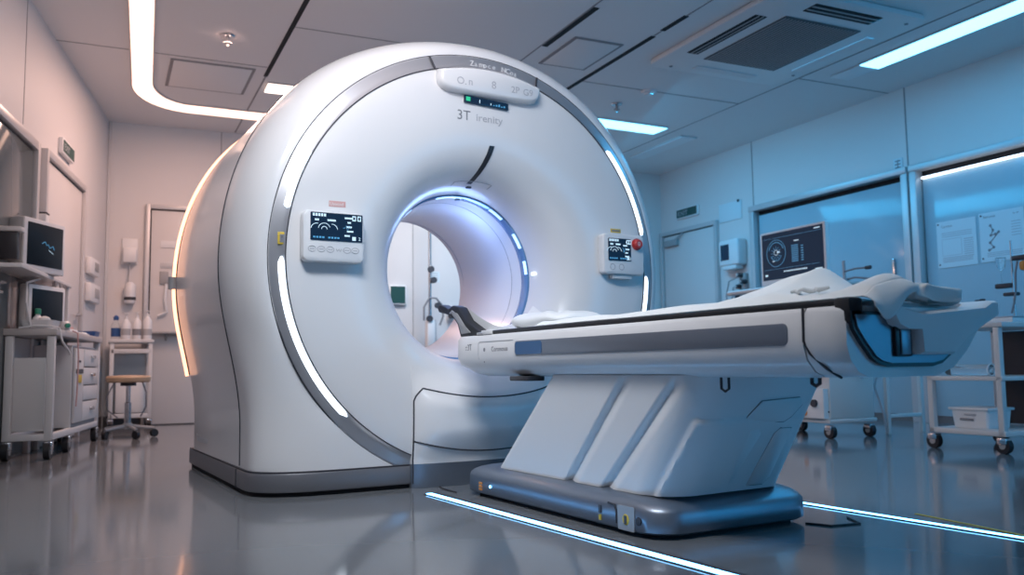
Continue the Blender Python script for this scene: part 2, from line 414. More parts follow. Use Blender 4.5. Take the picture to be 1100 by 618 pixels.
# sprinklers
def sprinkler(label,a,b):
    t=thing('sprinkler',label,'sprinkler',W(a,b,HC-.001),RY,'ceiling sprinklers')
    m=MB(); m.lathe([(.055,-.004),(.05,-.014),(.02,-.018)],CHROME,20); m.build('escutcheon',t)
    m=MB(); m.lathe([(.014,-.018),(.014,-.05),(.03,-.055),(.03,-.06),(.008,-.065),(.008,-.085)],GREYP,16); m.build('sprinkler_head',t)
sprinkler('ceiling sprinkler head above the curved warm light',-2.86,-.83)
sprinkler('ceiling sprinkler head above the cool light at right',-3.2,2.77)
t=thing('smoke_detector','round pale detector disc on the ceiling left of the air conditioner','detector',W(-2.76,2.84,HC-.001),RY)
m=MB(); m.lathe([(.075,0),(.07,-.02),(.045,-.028)],WHITE2,28); m.build('detector_base',t)
m=MB(); m.lathe([(.04,-.028),(.038,-.036),(.02,-.038)],CEIL,24); m.build('sensor_cap',t)
# ceiling cassette
t=thing('air_conditioner','ceiling cassette air conditioner with dark square grille','air conditioner',W(-1.30,3.06,HC-.001),RY)
m=MB(); m.prism(rrect(1.62,1.36,.10),-.045,0,WHITE2,bev=.015); m.build('fascia',t)
m=MB(); m.box(-.47,.47,-.36,.36,-.052,-.0452,GRILLE,.004)
for k in range(23): m.box(-.45,.45,-.345+k*.03,-.335+k*.03,-.056,-.050,GREYP)
m.build('intake_grille',t)
for (x,y,w,h) in ((0,-.52,.80,.10),(.65,0,.13,.62),(-.66,0,.08,.62),(0,.53,.80,.07)):
    dark = (y==-.52 or x==.65)
    m=MB(); m.box(x-w/2,x+w/2,y-h/2,y+h/2,-.050,-.0452,SHADOW if dark else WHITE2)
    if dark:
        for q in (-.25,.15):
            if w>h: m.box(x-w/2,x+w/2,y+h*q,y+h*(q+.12),-.053,-.0455,GREYP)
            else: m.box(x+w*q,x+w*(q+.12),y-h/2,y+h/2,-.053,-.0455,GREYP)
    else:
        m.box(x-w/2,x+w/2,y-h/2,y+h/2,-.0515,-.0500,CEIL)
    m.build('air_outlet',t)
for x,y in ((-.72,-.5),(.70,.56),(-.5,.60)):
    m=MB(); m.cyl((x,y,-.05),(x,y,-.045),.014,INK,n=12); m.build('screw_cap',t)

# ------------------------------------------------------------------ floor lines
def floor_strip(label, x0,x1,y, w, mt, track):
    t=thing('floor_light_strip',label,'floor light',(x0,y,0),0)
    m=MB(); m.box(-.02,x1-x0,-w/2-.004,w/2+.004 if not track else w/2+.030,.0005,.003,SEAM); m.build('track',t)
    m=MB(); m.box(0,x1-x0-.01,-w/2,w/2,.003,.006,mt); m.build('light_line',t)
    return t
o=floor_strip('blue white floor light line in front of the patient table',.235,2.75,-.385,.026,LEDB,True); o.rotation_euler=(0,0,.018)
o=floor_strip('blue floor light line on the far side of the table',.9,3.4,.668,.016,LEDB,False); o.rotation_euler=(0,0,.014)
m=MB(); m.box(0,.75,-.006,.006,.0005,.002,YELLOW); tag(m.build('floor_marking',loc=W(1.56,.95),rz=RY-.10),'thin yellow tape line on the floor at the right','floor marking')
m=MB()
m.tube([(0,-.24,.003),(.13,-.27,.003),(.26,-.27,.003)],.003,SEAM,6); tag(m.build('floor_cable'),'thin dark cable on the floor between scanner and table base','cable')
m=MB()
m.tube([(1.56,.36,.003),(1.64,.39,.003),(1.66,.50,.003),(1.56,.56,.003)],.003,SEAM,6); tag(m.build('floor_cable'),'thin dark cable curling out from the far end of the table base','cable')

# ================================================================== MRI GANTRY
ZC=1.0028; ZB=.975
G=thing('mri_scanner','large white round scanner with silver ring and open bore','scanner',(0,0,0))
def half_w(dz):
    t=min(1.,max(0.,-dz/.74)); return 1.03+.105*math.cos(math.pi/2*t)**2
def rho(th, clip=True):
    c,s=math.cos(th),math.sin(th)
    if s>=0: return 1.135*(1+.026*math.sin(2*th)**2)
    lo,hi=.5,1.8
    for _ in range(40):
        mid=(lo+hi)/2
        if abs(c)*mid<half_w(mid*s): lo=mid
        else: hi=mid
    r=lo
    if clip and -s*r>ZC-.085: r=(ZC-.085)/-s
    return max(r,1.004)
N=256
ths=[2*math.pi*i/N for i in range(N)]
# exact lower corners
cr=math.atan2(-(ZC-.085),1.03)
for tgt in (cr%(2*math.pi),(math.pi-cr)%(2*math.pi)):
    k=min(range(N),key=lambda i:abs(ths[i]-tgt)); ths[k]=tgt
def ring(th,r,x,zc=ZC): return (x, r*math.cos(th), zc+r*math.sin(th))
def corner_x(y,w,D=.22,k=2.6):               # front corner seen in plan
    t=min(1.,max(0.,(abs(y)-(w-.36))/.36)); return -D*(1-max(0.,1-t**k)**(1/k))
def body_pt(th,u):                       # u 0..1 : front fillet from the band to the seam depth
    rh=rho(th); s=math.sin(th); low=max(0,min(1,(-s-.25)/.45)); low=low*low*(3-2*low)
    D=.33*(1-low)+.22*low; k=2.0*(1-low)+2.8*low
    a=u*math.pi/2
    rr=1.0+(rh-1.0)*math.sin(a)**(2/k); x1=-D*(1-max(0,math.cos(a))**(2/k))
    if low<=0: return rr,x1
    return rr, x1*(1-low)+corner_x(rr*abs(math.cos(th)),half_w(rr*s))*low
rings=[]
for i in range(21):
    rings.append([ring(t,*body_pt(t,i/20)) for t in ths])
for x,dr in ((-.33,0),(-.34,0),(-.9,.004),(-1.43,.004),(-1.47,-.006),(-1.492,-.03),(-1.50,-.10)):
    rings.append([ring(t,rho(t)+dr,x) for t in ths])
m=MB(); m.loft(rings,WHITE,caps=False); m.build('drum_housing',G,sharp=50)
# rear cover and rear funnel
rings=[]
for r,x,zc in ((None,-1.50,ZC),(.84,-1.51,ZC),(.76,-1.49,.99),(.66,-1.38,ZB+.01),(.54,-1.21,ZB+.01),(.44,-1.07,ZB+.01),(.395,-1.015,ZB+.01),(.376,-1.0,ZB+.01)):
    rings.append([ring(t,(rho(t)-.10) if r is None else r,x,zc) for t in ths])
m=MB(); m.loft(rings,WHITE,caps=False); m.build('rear_cover',G,sharp=50)
# front face and funnel
rings=[]
for r,x,f in ((.937,.022,0),(.92,.026,0),(.86,.03,0),(.74,.033,.3),(.66,.032,.6),(.61,.026,.8),(.56,.013,1),(.515,-.010,1),(.478,-.040,1),(.450,-.078,1),(.430,-.120,1),(.418,-.165,1),(.412,-.215,1),(.410,-.26,1)):
    rings.append([ring(t,r,x,ZC+(ZB-ZC)*f) for t in ths])
m=MB(); m.loft(rings,WHITE,caps=False); m.build('front_cover',G,sharp=50)
# silver band, interrupted by two joints
rings=[[ring(t,r,x) for t in ths] for r,x in ((1.003,-.012),(1.001,.002),(.992,.005),(.962,.012),(.945,.020),(.938,.026),(.930,.020))]
m=MB(); m.loft(rings,BAND,caps=False); band=m.build('silver_band',G,sharp=50)
m=MB()
for deg in (105.6,71.8):
    pts=[]
    for k in range(9):
        r=.935+.068*k/8; t=R(deg); x=.028-.024*max(0,(r-.938)/.065)
        pts.append(ring(t,r,x))
    m.tube(pts,.005,SEAM,8); m.build('band_joint',band); m=MB()
m=MB()
for r,x in ((1.0045,-.002),(.9365,.0245)):
    m=MB(); m.tube([ring(2*math.pi*i/160,r,x) for i in range(160)],.0028,SEAM,6,closed=True); m.build('band_edge',band)
def arc_bar(name, d0,d1,r0,r1,x0,x1,mt,parent,n=28,rc=.012):
    # raised rounded bar lying along the band
    m=MB(); rings=[]
    for k in range(n+1):
        t=R(d0+(d1-d0)*k/n); e=min(k,n-k)/n*abs(d1-d0)/57.3*.95
        s=1.0 if e>rc else math.sqrt(max(.02,1-((rc-e)/rc)**2))
        rm_=(r0+r1)/2; h=(r1-r0)/2*s
        rings.append([ring(t,rm_-h,x0),ring(t,rm_-h*.8,x1),ring(t,rm_+h*.8,x1),ring(t,rm_+h,x0)])
    m.loft(rings,mt); return m.build(name,parent,sharp=60)
for d0,d1 in ((151.5,168),(180.5,225.5),(41,12),(27,11)):
    if (d0,d1)==(27,11): continue
    arc_bar('band_light',d0,d1,.940,.966,.010,.026,LEDW,band)
arc_bar('band_light',-1,-44,.940,.966,.010,.026,LEDW,band)
m=MB(); m.box(-.018,.018,-.026,.026,0,.004,YELLOW,.002); m.box(-.009,.009,-.018,.016,.004,.005,INK); m.text('!',.03,INKD,Matrix.Translation((-.004,-.01,.0045)))
o=m.build('caution_plate',band); o.matrix_local=FX((.016,-.951,1.07))
# seams on the drum
def drum_seam(x):
    pts=[]
    for i in range(181):
        t=R(-65+310*i/180); r=rho(t)+.001
        p=ring(t,r,x)
        if abs(p[1])>1.02 or p[2]>.5: pts.append(p)
    return pts
m=MB(); m.tube(drum_seam(-.335),.0035,SEAM,6); m.build('housing_seam',G)
# plinth
def plinth_poly(e=0.):
    w=1.032; xb=-1.515; p=[]
    for k in range(41):
        y=w*math.sin(math.pi/2*k/40); p.append((corner_x(y,w),y))
    P=[(xb,w)]+p[::-1]+[(x,-y) for x,y in p[1:]]+[(xb,-w)]
    out=[]
    for i,(x,y) in enumerate(P):
        a0=Vector(P[i-1]);b0=Vector(P[(i+1)%len(P)]);d=(b0-a0).normalized(); out.append((x+d.y*-(.014+e) if 0 else x-d.y*(.014+e), y+d.x*(.014+e)))
    return out
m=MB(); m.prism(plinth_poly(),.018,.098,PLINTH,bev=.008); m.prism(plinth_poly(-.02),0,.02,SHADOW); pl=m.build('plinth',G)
m=MB(); m.prism(plinth_poly(-.004),.0975,.103,SEAM); m.build('plinth_gap',pl)
m=MB(); m.box(-.338,-.332,-1.0485,-1.04,.02,.097,SEAM); m.build('plinth_seam',pl)
# maker plate low on the drum side
m=MB(); m.text('Rudsstiena',.055,INKL,frameM((-1.32,-1.040,.155),(1,0,0),(0,0,1),(0,-1,0)),sx=1.25); m.build('side_lettering',G)
m=MB(); m.box(-1.33,-.80,-1.036,-1.0355,.0,.001,INKL); 
# bore tunnel
rings=[[ring(t,r,x,z) for t in ths] for r,x,z in ((.405,-.33,ZB),(.395,-.40,ZB),(.385,-.7,ZB+.005),(.376,-1.0,ZB+.01))]
m=MB(); m.loft(rings,WHITE,caps=False); tn=m.build('bore_tunnel',G,sharp=50)
m=MB(); m.tube([ring(2*math.pi*i/120,.396,-.415,ZB) for i in range(120)],.0025,INK,6,closed=True); m.build('tunnel_seam',tn)
m=MB(); m.tube([ring(2*math.pi*i/120,.380,-.955,ZB) for i in range(120)],.0025,INKL,6,closed=True); m.build('tunnel_seam',tn)
# illuminated bore ring
rings=[[ring(t,r,x,ZB) for t in ths] for r,x in ((.412,-.258),(.402,-.262),(.398,-.29),(.400,-.325),(.407,-.333))]
m=MB(); m.loft(rings,GLASSR,caps=False); rg=m.build('bore_ring',G,sharp=50)
for d0,d1 in ((106,86),(62,50),(36,24),(14,4),(150,128)):
    m=MB(); rr=[]
    for k in range(25):
        t=R(d0+(d1-d0)*k/24); rr.append([ring(t,.4045,-.262,ZB),ring(t,.3985,-.264,ZB),ring(t,.3955,-.282,ZB),ring(t,.4005,-.282,ZB)])
    m.loft(rr,LEDR); m.build('ring_light',rg)
m=MB(); m.box(-.012,.012,-.010,.010,0,.012,GREYM,.003); o=m.build('ring_clip',rg); o.matrix_local=frameM((-.262,0.0,ZB+.392),(0,1,0),(1,0,0),(0,0,-1))
# camera slot above the bore
def sm(t): t=max(0,min(1,t)); return t*t*(3-2*t)
def face_x(r):                     # funnel profile
    prof=[(.937,.022),(.92,.026),(.86,.03),(.74,.033),(.66,.032),(.61,.026),(.56,.013),(.515,-.010),(.478,-.040),(.450,-.078),(.430,-.120),(.418,-.165)]
    for (r0,x0),(r1,x1) in zip(prof,prof[1:]):
        if r1<=r<=r0: return x1+(x0-x1)*(r-r1)/(r0-r1)
    return -.2
m=MB()
L=[];
for k in range(13):
    u=k/12; r=.60-.165*u; y=.045-.060*u+.02*u*(1-u)
    z=ZB+math.sqrt(r*r-y*y); x=face_x(r)
    L.append((x,y,z))
rr=[]
for k,(x,y,z) in enumerate(L):
    w=.013
    rr.append([(x-.004,y-w,z),(x+.004,y-w,z+.001),(x+.004,y+w,z+.001),(x-.004,y+w,z)])
m.loft(rr,BLACKP); sl=m.build('viewing_slot',G)
m=MB(); x,y,z=L[-1]; m.box(x-.01,x+.012,y-.012,y+.012,z-.022,z-.012,BLACK,.003); m.build('slot_end',sl)
m=MB(); pts=[]
for k in range(15):
    d=R(103-26*k/14); r=.445; x=face_x(r)
    pts.append((x+.002,r*math.cos(d)-.0,ZB+r*math.sin(d)))
a0=(face_x(.43)+.003,pts[0][1]*.97-.01,ZB+.43*math.sin(R(103))); a1=(face_x(.43)+.003,pts[-1][1]*.9,ZB+.43*math.sin(R(77)))
m.tube([a0]+pts+[a1],.0018,INKL,6); m.build('cover_outline',G)
# brow panel with icons and little display
def brow_pt(y, z0):                # hugging the upper rim of the face
    return z0
def inset(poly,d):
    n=len(poly); out=[]
    ar=sum(poly[i][0]*poly[(i+1)%n][1]-poly[(i+1)%n][0]*poly[i][1] for i in range(n))
    sg=1 if ar>0 else -1
    for i in range(n):
        p=Vector(poly[i-1]);q=Vector(poly[i]);r_=Vector(poly[(i+1)%n])
        e1=(q-p).normalized();e2=(r_-q).normalized()
        n1=Vector((-e1.y,e1.x))*sg;n2=Vector((-e2.y,e2.x))*sg
        nn=(n1+n2); nn=nn/max(.5,nn.length_squared/2) if nn.length>1e-6 else n1
        out.append((q.x+nn.x*d,q.y+nn.y*d))
    return out
up=[]
for k in range(25):
    y=.296-.541*k/24; up.append((y, ZC+math.sqrt(.930**2-y*y)))
cl=[(-.249,1.872),(-.250,1.852),(-.244,1.832),(-.228,1.816),(-.205,1.806),(-.17,1.802),(-.08,1.799),(.02,1.797),(.12,1.796),(.20,1.797),(.24,1.800),(.268,1.808),(.285,1.822),(.294,1.842),(.297,1.862)]
poly=up+cl
M=frameM((0,0,0),(0,1,0),(0,0,1),(1,0,0))
m=MB(); rr=[]
for d,x in ((0,.020),(0,.045),(.004,.062),(.011,.072),(.020,.076)):
    rr.append([(x,y,z) for y,z in inset(poly,d)])
m.loft(rr,WHITE); bp=m.build('brow_panel',G,sharp=35)
m=MB()
for tx,y,s in (('O.',-.165,.05),('n',-.105,.05),('8',.018,.052),('2P',.125,.046),('G9',.190,.046)):
    z=1.838-.10*(y-.0)**2-.02*max(0,y)
    m.text(tx,s,INKL,FX((.0765,y,z)))
m.build('brow_icons',bp)
m=MB(); m.box(-.118,.118,-.017,.017,0,.012,SCREEN,.003)
m.box(-.110,-.088,-.010,.010,.012,.0128,SCR_G); m.box(-.040,-.036,-.010,.006,.012,.0128,SCR_T); m.box(.02,.024,-.01,0,.012,.0128,SCR_T)
for k in range(5): m.box(.035+k*.014,.043+k*.014,-.010,-.006+.004*(k%3),.012,.0128,SCR_B)
o=m.build('status_display',G); o.matrix_local=frameM((.034,.008,1.776),(0,math.cos(-.045),math.sin(-.045)),(0,-math.sin(-.045),math.cos(-.045)),(1,0,0))
m=MB(); m.text('3T',.066,INK,FX((.0335,-.145,1.681))); m.text('irenity',.050,INKL,FX((.0335,-.045,1.684)),sx=1.12); m.build('model_lettering',G)
m=MB()
for i,chx in enumerate('Zampce NCos'):
    if chx==' ': continue
    t=R(94.0-1.45*i); r=.952; p=ring(t,r,.0185)
    m.text(chx,.036,WHITE2,frameM(p,(-0,math.sin(t),-math.cos(t)),(0,math.cos(t),math.sin(t)),(1,0,0)),ext=.001)
m.build('band_lettering',band)
# left and right control panels
def screen_graphics(m,w,h,z0,seed):
    rnd=random.Random(seed)
    def seg(p,q,r=.0016,mt=SCR_T): m.tube([(p[0],p[1],z0),(q[0],q[1],z0)],r,mt,5)
    def arc(cx,cy,r,a0,a1,mt=SCR_T,n=12):
        m.tube([(cx+r*math.cos(R(a0+(a1-a0)*k/n)),cy+r*math.sin(R(a0+(a1-a0)*k/n)),z0) for k in range(n+1)],.0014,mt,5)
    for k in range(5): m.box(-w*.46+k*.012,-w*.46+k*.012+.009,h*.36,h*.36+.012,z0-.001,z0,SCR_T)
    arc(-w*.24,-h*.10,h*.22,20,170); arc(-w*.24,-h*.10,h*.10,0,180); arc(-w*.38,-h*.12,h*.22,80,170); arc(-w*.10,-h*.12,h*.22,10,90)
    for x in (-.42,-.18,-.10): m.box(w*x,w*x+.018,h*.20,h*.20+.008,z0-.001,z0,SCR_T)
    for k in range(9):
        if k!=4: m.box(-w*.45+k*.013,-w*.45+k*.013+.009,-h*.42,-h*.42+.007,z0-.001,z0,SCR_B)
    for k in range(5): m.box(w*.14+rnd.random()*.02,w*.14+.025+rnd.random()*.02,h*(.32-.16*k),h*(.32-.16*k)+.007,z0-.001,z0,SCR_T)
    pts=[(w*(.12+.03*k),h*(-.02+.10*rnd.choice((-1,0,1))),z0) for k in range(6)]; m.tube(pts,.0013,SCR_B,5)
    for x in (.30,.40): m.box(w*x,w*x+.016,h*.26,h*.26+.022,z0-.001,z0,SCR_T); m.box(w*x+.004,w*x+.012,h*.26+.005,h*.26+.017,z0,z0+.0005,SCREEN)
    m.box(w*.30,w*.30+.016,-h*.45,-h*.45+.016,z0-.001,z0,SCR_T); m.text('2',.02,SCR_T,Matrix.Translation((w*.42,-h*.44,z0)))
o=thing_part=MB()
m=MB(); m.prism(rrect(.268,.218,.028),0,.055,WHITE2,bev=.014); cp=m.build('control_panel',G); cp.matrix_local=FX((.030,-.748,1.080))
m=MB(); m.prism(rrect(.226,.118,.004),.0545,.058,SCREEN); screen_graphics(m,.226,.118,.0585,1); o=m.build('screen',cp); o.location=(.010,.040,0)
for i,x in enumerate((-.095,-.056,-.017,.020,.056,.092)):
    m=MB()
    if i==3:
        m.tube([(x-.012,-.052,.0555),(x-.006,-.062,.0555),(x,-.052,.0555),(x+.006,-.062,.0555),(x+.012,-.052,.0555)],.0015,INKL,5)
    else:
        m.tube([(x+.016*math.cos(R(d)),-.056+.012*math.sin(R(d)),.0553) for d in range(0,360,20)],.0016,INKL,5,closed=True)
        m.box(x-.010,x+.010,-.058,-.054,.0548,.0560,INKL)
        m.lathe([(.0135,.0545),(.012,.0556),(.0,.0556)],WHITE2,18,M=Matrix.Translation((x,-.056,0))@Matrix.Diagonal((1,.75,1,1)))
    m.build('button',cp)
m=MB(); m.box(-.037,.037,-.013,.013,0,.0025,PINKL,.001); m.text('Usoond',.020,WHITE2,Matrix.Translation((-.034,-.007,.0022)),sx=.95); o=m.build('warning_label',G); o.matrix_local=FX((.031,-.718,1.230))
m=MB(); m.prism(rrect(.255,.205,.020),0,.055,WHITE2,bev=.012); cp=m.build('control_panel',G); cp.matrix_local=FX((.030,.768,1.085))
m=MB(); m.prism(rrect(.140,.114,.004),.0545,.058,SCREEN); screen_graphics(m,.140,.114,.0585,2); o=m.build('screen',cp); o.location=(-.030,.022,0)
m=MB(); m.lathe([(.030,.054),(.030,.060),(.024,.060),(.024,.075),(.020,.080)],RED,24); m.text('0',.03,WHITE2,Matrix.Translation((-.01,-.01,.0805))); o=m.build('emergency_button',cp); o.location=(.078,.055,0)
for x in (-.075,-.02):
    m=MB(); m.tube([(x+.015*math.cos(R(d)),-.066+.015*math.sin(R(d)),.0553) for d in range(0,360,20)],.0016,INKL,5,closed=True); m.build('button',cp)
m=MB(); m.box(-.06,.06,-.125,-.098,.0,.04,WHITE2,.008); m.build('panel_foot',cp)
m=MB(); m.box(-.032,.032,-.010,.010,0,.0025,YELLOW,.001); m.box(-.026,.026,-.004,.004,.0025,.003,INK); o=m.build('warning_label',G); o.matrix_local=FX((.031,.755,1.212))
m=MB(); m.box(-.012,.022,-.008,.008,0,.006,LEDW,.003); o=m.build('indicator_light',G); o.matrix_local=frameM((-.205,.408,1.0),(-1,0,0),(0,0,1),(0,-1,0))
# docking front under the bore
def dock_x(y,z):
    s=min(1,abs(y)/.375); e=(1-s**6)
    h=.30 if z<.10 else (.30+.70*sm((z-.10)/.16) if z<.26 else 1.0)
    h*=1-sm((z-.34)/.18)
    r=min(.93,math.hypot(y,z-ZB-.028*sm((ZB-z-.55)/.35)))
    return face_x(r)+.004+.080*e*h
def dock_fn(z0,z1):
    def f(u,v):
        y=-.375+.75*u; z=z0+(z1-z0)*v
        return (dock_x(y,z),y,z)
    return f
m=MB(); m.grid(dock_fn(.105,.53),61,44,WHITE)
for y in (-.375,.375): m.grid(lambda u,v,y=y:(dock_x(y,.105+.425*v)-.02*u,y,.105+.425*v),2,20,WHITE)
dk=m.build('docking_front',G,sharp=60)
m=MB(); m.grid(dock_fn(.0,.104),41,8,GREYM)
m.grid(lambda u,v:(dock_x(-.375+.75*u,.10)*(1-v)+.0*v,-.375+.75*u,.104),41,2,GREYM)
for y in (-.375,.375): m.grid(lambda u,v,y=y:(dock_x(y,.1*v)*(1-u)-.0*u,y,.104*v),2,6,GREYM)
m.build('docking_base',G,sharp=60)
def on_dock(y,z): return (dock_x(y,z)+.001,y,z)
m=MB()
m.tube([on_dock(-.37,.02+.36*k/10) for k in range(11)]+[on_dock(-.37+.04*k/5,.38+.055*(k/5)**.6) for k in range(1,6)],.0035,SEAM,6); m.build('docking_seam',dk)
m=MB(); m.tube([on_dock(-.33+.66*k/30,.435-.045*(1-((-.33+.66*k/30)/.33)**2)) for k in range(31)],.0035,SEAM,6); m.build('docking_seam',dk)
m=MB(); m.tube([on_dock(-.37+.74*k/30,.205-.055*(1-((-.37+.74*k/30)/.37)**2)) for k in range(31)],.0035,SEAM,6)
m.build('docking_seam',dk)
m=MB(); m.grid(lambda u,v:on_dock(-.368+.736*u,(.115+.06*v)-.05*(1-((-.368+.736*u)/.37)**2)*0),31,4,BAND); 
# warm hoop around the rear of the drum
def hoop(d0,d1,mt,r,extra=.010,n=90):
    m=MB(); m.tube([ring(R(d0+(d1-d0)*k/n),rho(R(d0+(d1-d0)*k/n))+extra,-1.525) for k in range(n+1)],r,mt,10)
    return m
hp=hoop(205.5,75,SEAM,.010,-.012).build('light_hoop',G)
hoop(205.5,181,LEDO,.0095,.006,40).build('hoop_light',hp)
hoop(178,80,LEDO,.0095,.006,90).build('hoop_light',hp)
hoop(181.2,177.8,GREYP,.024,.012,6).build('hoop_clip',hp)

# ================================================================== PATIENT TABLE
T=thing('patient_table','white scanner patient table on slanted pedestal and grey base','patient table',(0,0,0))
YN,YF=-.25,.30
# grey base shell
def base_ring(e,z,ex=0.):
    pts=[]
    x0,x1,y0,y1=.287+e,1.55-e-ex,-.240+e,.425-e
    r0=.05; r1=.10
    for (cx,cy,r,a0) in ((x1-r1,y1-r1,r1,0),(x0+r0,y1-r0,r0,90),(x0+r0,y0+r0,r0,180),(x1-r1,y0+r1,r1,270)):
        for k in range(9):
            a=R(a0+90*k/8); pts.append((cx+r*math.cos(a),cy+r*math.sin(a),z))
    return pts
m=MB(); m.loft([base_ring(.012,.012),base_ring(0,.020),base_ring(0,.078,.0),base_ring(.004,.092,.010),base_ring(.014,.104,.022),base_ring(.032,.114,.036),base_ring(.062,.122,.05),base_ring(.075,.124,.06)],GREYM)
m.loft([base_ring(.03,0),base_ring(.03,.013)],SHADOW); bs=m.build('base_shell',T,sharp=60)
m=MB(); m.tube([(1.455,.20,.122),(1.49,.205,.10),(1.533,.21,.06),(1.533,.21,.02)],.006,SEAM,6); m.build('base_seam',bs)
for z in (.052,.040,.028):
    m=MB(); m.box(.41,.434,-.2425,-.240,z,z+.008,ORANGEL); m.build('orange_mark',bs)
m=MB(); m.lathe([(.006,0),(.005,.003)],LEDB,14,M=FNY((.505,-.241,.050))); m.build('status_light',bs)
m=MB(); m.box(1.25,1.262,-.243,-.240,.028,.045,YELLOW); m.box(1.25,1.262,-.2435,-.240,.050,.075,INKD); m.build('yellow_tag',bs)
m=MB(); m.prism(rrect(.085,.075,.006),.0,.003,GREYP,M=FNY((1.395,-.240,.052)));m.lathe([(.017,.003),(.015,.005)],YELLOW,20,M=FNY((1.395,-.240,.048))); m.box(1.388,1.402,-.246,-.2445,.035,.060,INKD); m.build('foot_switch',bs)
m=MB(); m.tube([(1.30,-.240,.088),(1.335,-.241,.085),(1.345,-.241,.07),(1.345,-.241,.03)],.004,SEAM,6); m.build('hatch_outline',bs)
m=MB(); m.lathe([(.013,0),(.013,.003),(.009,.004)],SEAM,18,M=FNY((1.455,-.239,.050))); m.build('port',bs)
# pedestal: slanted block; near and far faces carry stepped flutes
ZP0,ZP1=.120,.492
def ped_outline(v,n=110):
    xl=.43+(.87-.43)*v; xr=1.50+(1.74-1.50)*v
    y0=-.190-.012*v; y1=.325-.02*v; rc=.13; base=[]
    for i in range(n+1):
        u=i/n; base.append((xl+(xr-rc-xl)*u, y0+.05*max(0,1-u/.10)**2))
    for k in range(1,25):
        a=R(-90+90*k/24); base.append((xr-rc+rc*math.cos(a), y0+rc+rc*math.sin(a)))
    s_=0; pts=[]
    gs=[(.57-.074*v,1.,.022),(.79-.036*v,1.,.022),(1.03-.15*v,0.,.018)]
    for i,(x,y) in enumerate(base):
        p=base[max(0,i-1)]; q=base[min(len(base)-1,i+1)]
        if i: s_+=math.hypot(x-p[0],y-p[1])
        tx,ty=q[0]-p[0],q[1]-p[1]; L=math.hypot(tx,ty) or 1; nx,ny=-ty/L,tx/L
        d=0.
        for g,e,h in gs:
            t_=s_-g
            if -.018<t_<=0: d=max(d,h*e*(t_+.018)/.018)
            elif 0<t_<.075: d=max(d,h*e*(1-t_/.075)**1.5)
        env=min(1,max(0,(1-v)/.12)); d*=env; g=1.03-.15*v
        d-=.016*sm((s_-g)/.016)*sm((.66-v)/.05)*sm((g+.40-s_)/.25)
        pts.append((x+nx*d,y+ny*d))
    for k in range(9):
        a=R(90*k/8); pts.append((xr-.06+.06*math.cos(a), y1-.06+.06*math.sin(a)))
    for i in range(13):
        u=1-i/12; pts.append((xl+(xr-.06-xl)*u, y1-.05*max(0,1-u/.10)**2))
    z=ZP0+(ZP1-ZP0)*v
    return [(x,y,z) for x,y in pts]
m=MB(); m.loft([ped_outline(k/40) for k in range(41)],WHITE2); pd=m.build('pedestal',T,sharp=50)
# raised covers on the end face
def end_pt(v,w,off=0.):
    xr=1.50+.24*v; return (xr+off, -.07+.39*w, ZP0+(ZP1-ZP0)*v)
def end_panel(name, poly, off, mt):
    rings=[[end_pt(v,w,-.01) for v,w in poly],[end_pt(v,w,off*.6) for v,w in poly]]
    c=(sum(p[0] for p in poly)/len(poly),sum(p[1] for p in poly)/len(poly))
    rings.append([end_pt(c[0]+(v-c[0])*.93,c[1]+(w-c[1])*.93,off) for v,w in poly])
    m=MB(); m.loft(rings,mt); o=m.build(name,pd,sharp=60)
    m=MB(); m.tube([end_pt(v,w,off*.25) for v,w in poly],.0028,INK,6,closed=True); m.build('cover_seam',pd)
    return o
end_panel('upper_cover',[(.60,.20),(.78,.32),(.80,.72),(.74,.78),(.64,.72),(.60,.66)],.008,WHITE2)
end_panel('lower_cover',[(.04,.12),(.50,.14),(.55,.18),(.55,.42),(.50,.46),(.06,.36)],.010,WHITE2)
end_panel('side_cover',[(.04,.55),(.50,.61),(.54,.65),(.54,.78),(.10,.78),(.04,.74)],.010,WHITE2)
m=MB(); m.tube([end_pt(.05+.5*k/8,.56+.10*k/8,.003) for k in range(9)],.003,INK,6); m.build('cover_seam',pd); m=MB(); m.tube([end_pt(.04+.30*k/6,-.10+.02*k/6,.004) for k in range(7)],.002,INK,6); m.build('cover_seam',pd)
# table body
def body_sec(x,inset=0.,z1=.655):
    pts=[(YN+.012+inset,z1),(YN+inset,z1-.014),(YN-.002+inset,.565),(YN+.008+inset,.530),(YN+.035+inset,.500),(YN+.07+inset,.487),
         (.095-inset,.487),(.165-inset,.508),(.225-inset,.552),(.275-inset,.604),(YF-inset,z1-.014),(YF-.012-inset,z1)]
    return [(x,y,z) for y,z in pts]
def lower_sec(x,inset,zb):
    s=body_sec(x,inset); return [(a,b,zb+(c-zb)*1.0 if c>zb else zb) for a,b,c in s]
XE=2.135
m=MB(); rings=[]
for x,i,zb in ((.212,.035,.565),(.222,.012,.550),(.250,.003,.535),(.300,0,.512),(.345,0,.494),(.39,0,.487),(.8,0,.487),(1.5,0,.487),(XE-.003,0,.487)):
    rings.append(lower_sec(x,i,zb))
m.loft(rings,WHITE); tb=m.build('table_body',T,sharp=45)
# end block with a curved joint, then the open end
m=MB(); rings=[]
for x,i in ((XE+.003,0),(2.215,0),(2.235,.004),(2.25,.012)): rings.append(body_sec(x,i))
m.loft(rings,WHITE); eb=m.build('end_block',T,sharp=45)
m=MB(); m.tube([(XE,YN-.001,.655),(XE,YN-.003,.575),(XE+.012,YN+.004,.545),(XE+.045,YN+.022,.508),(XE+.055,YN+.06,.486)],.0035,SEAM,6); m.build('body_joint',tb)
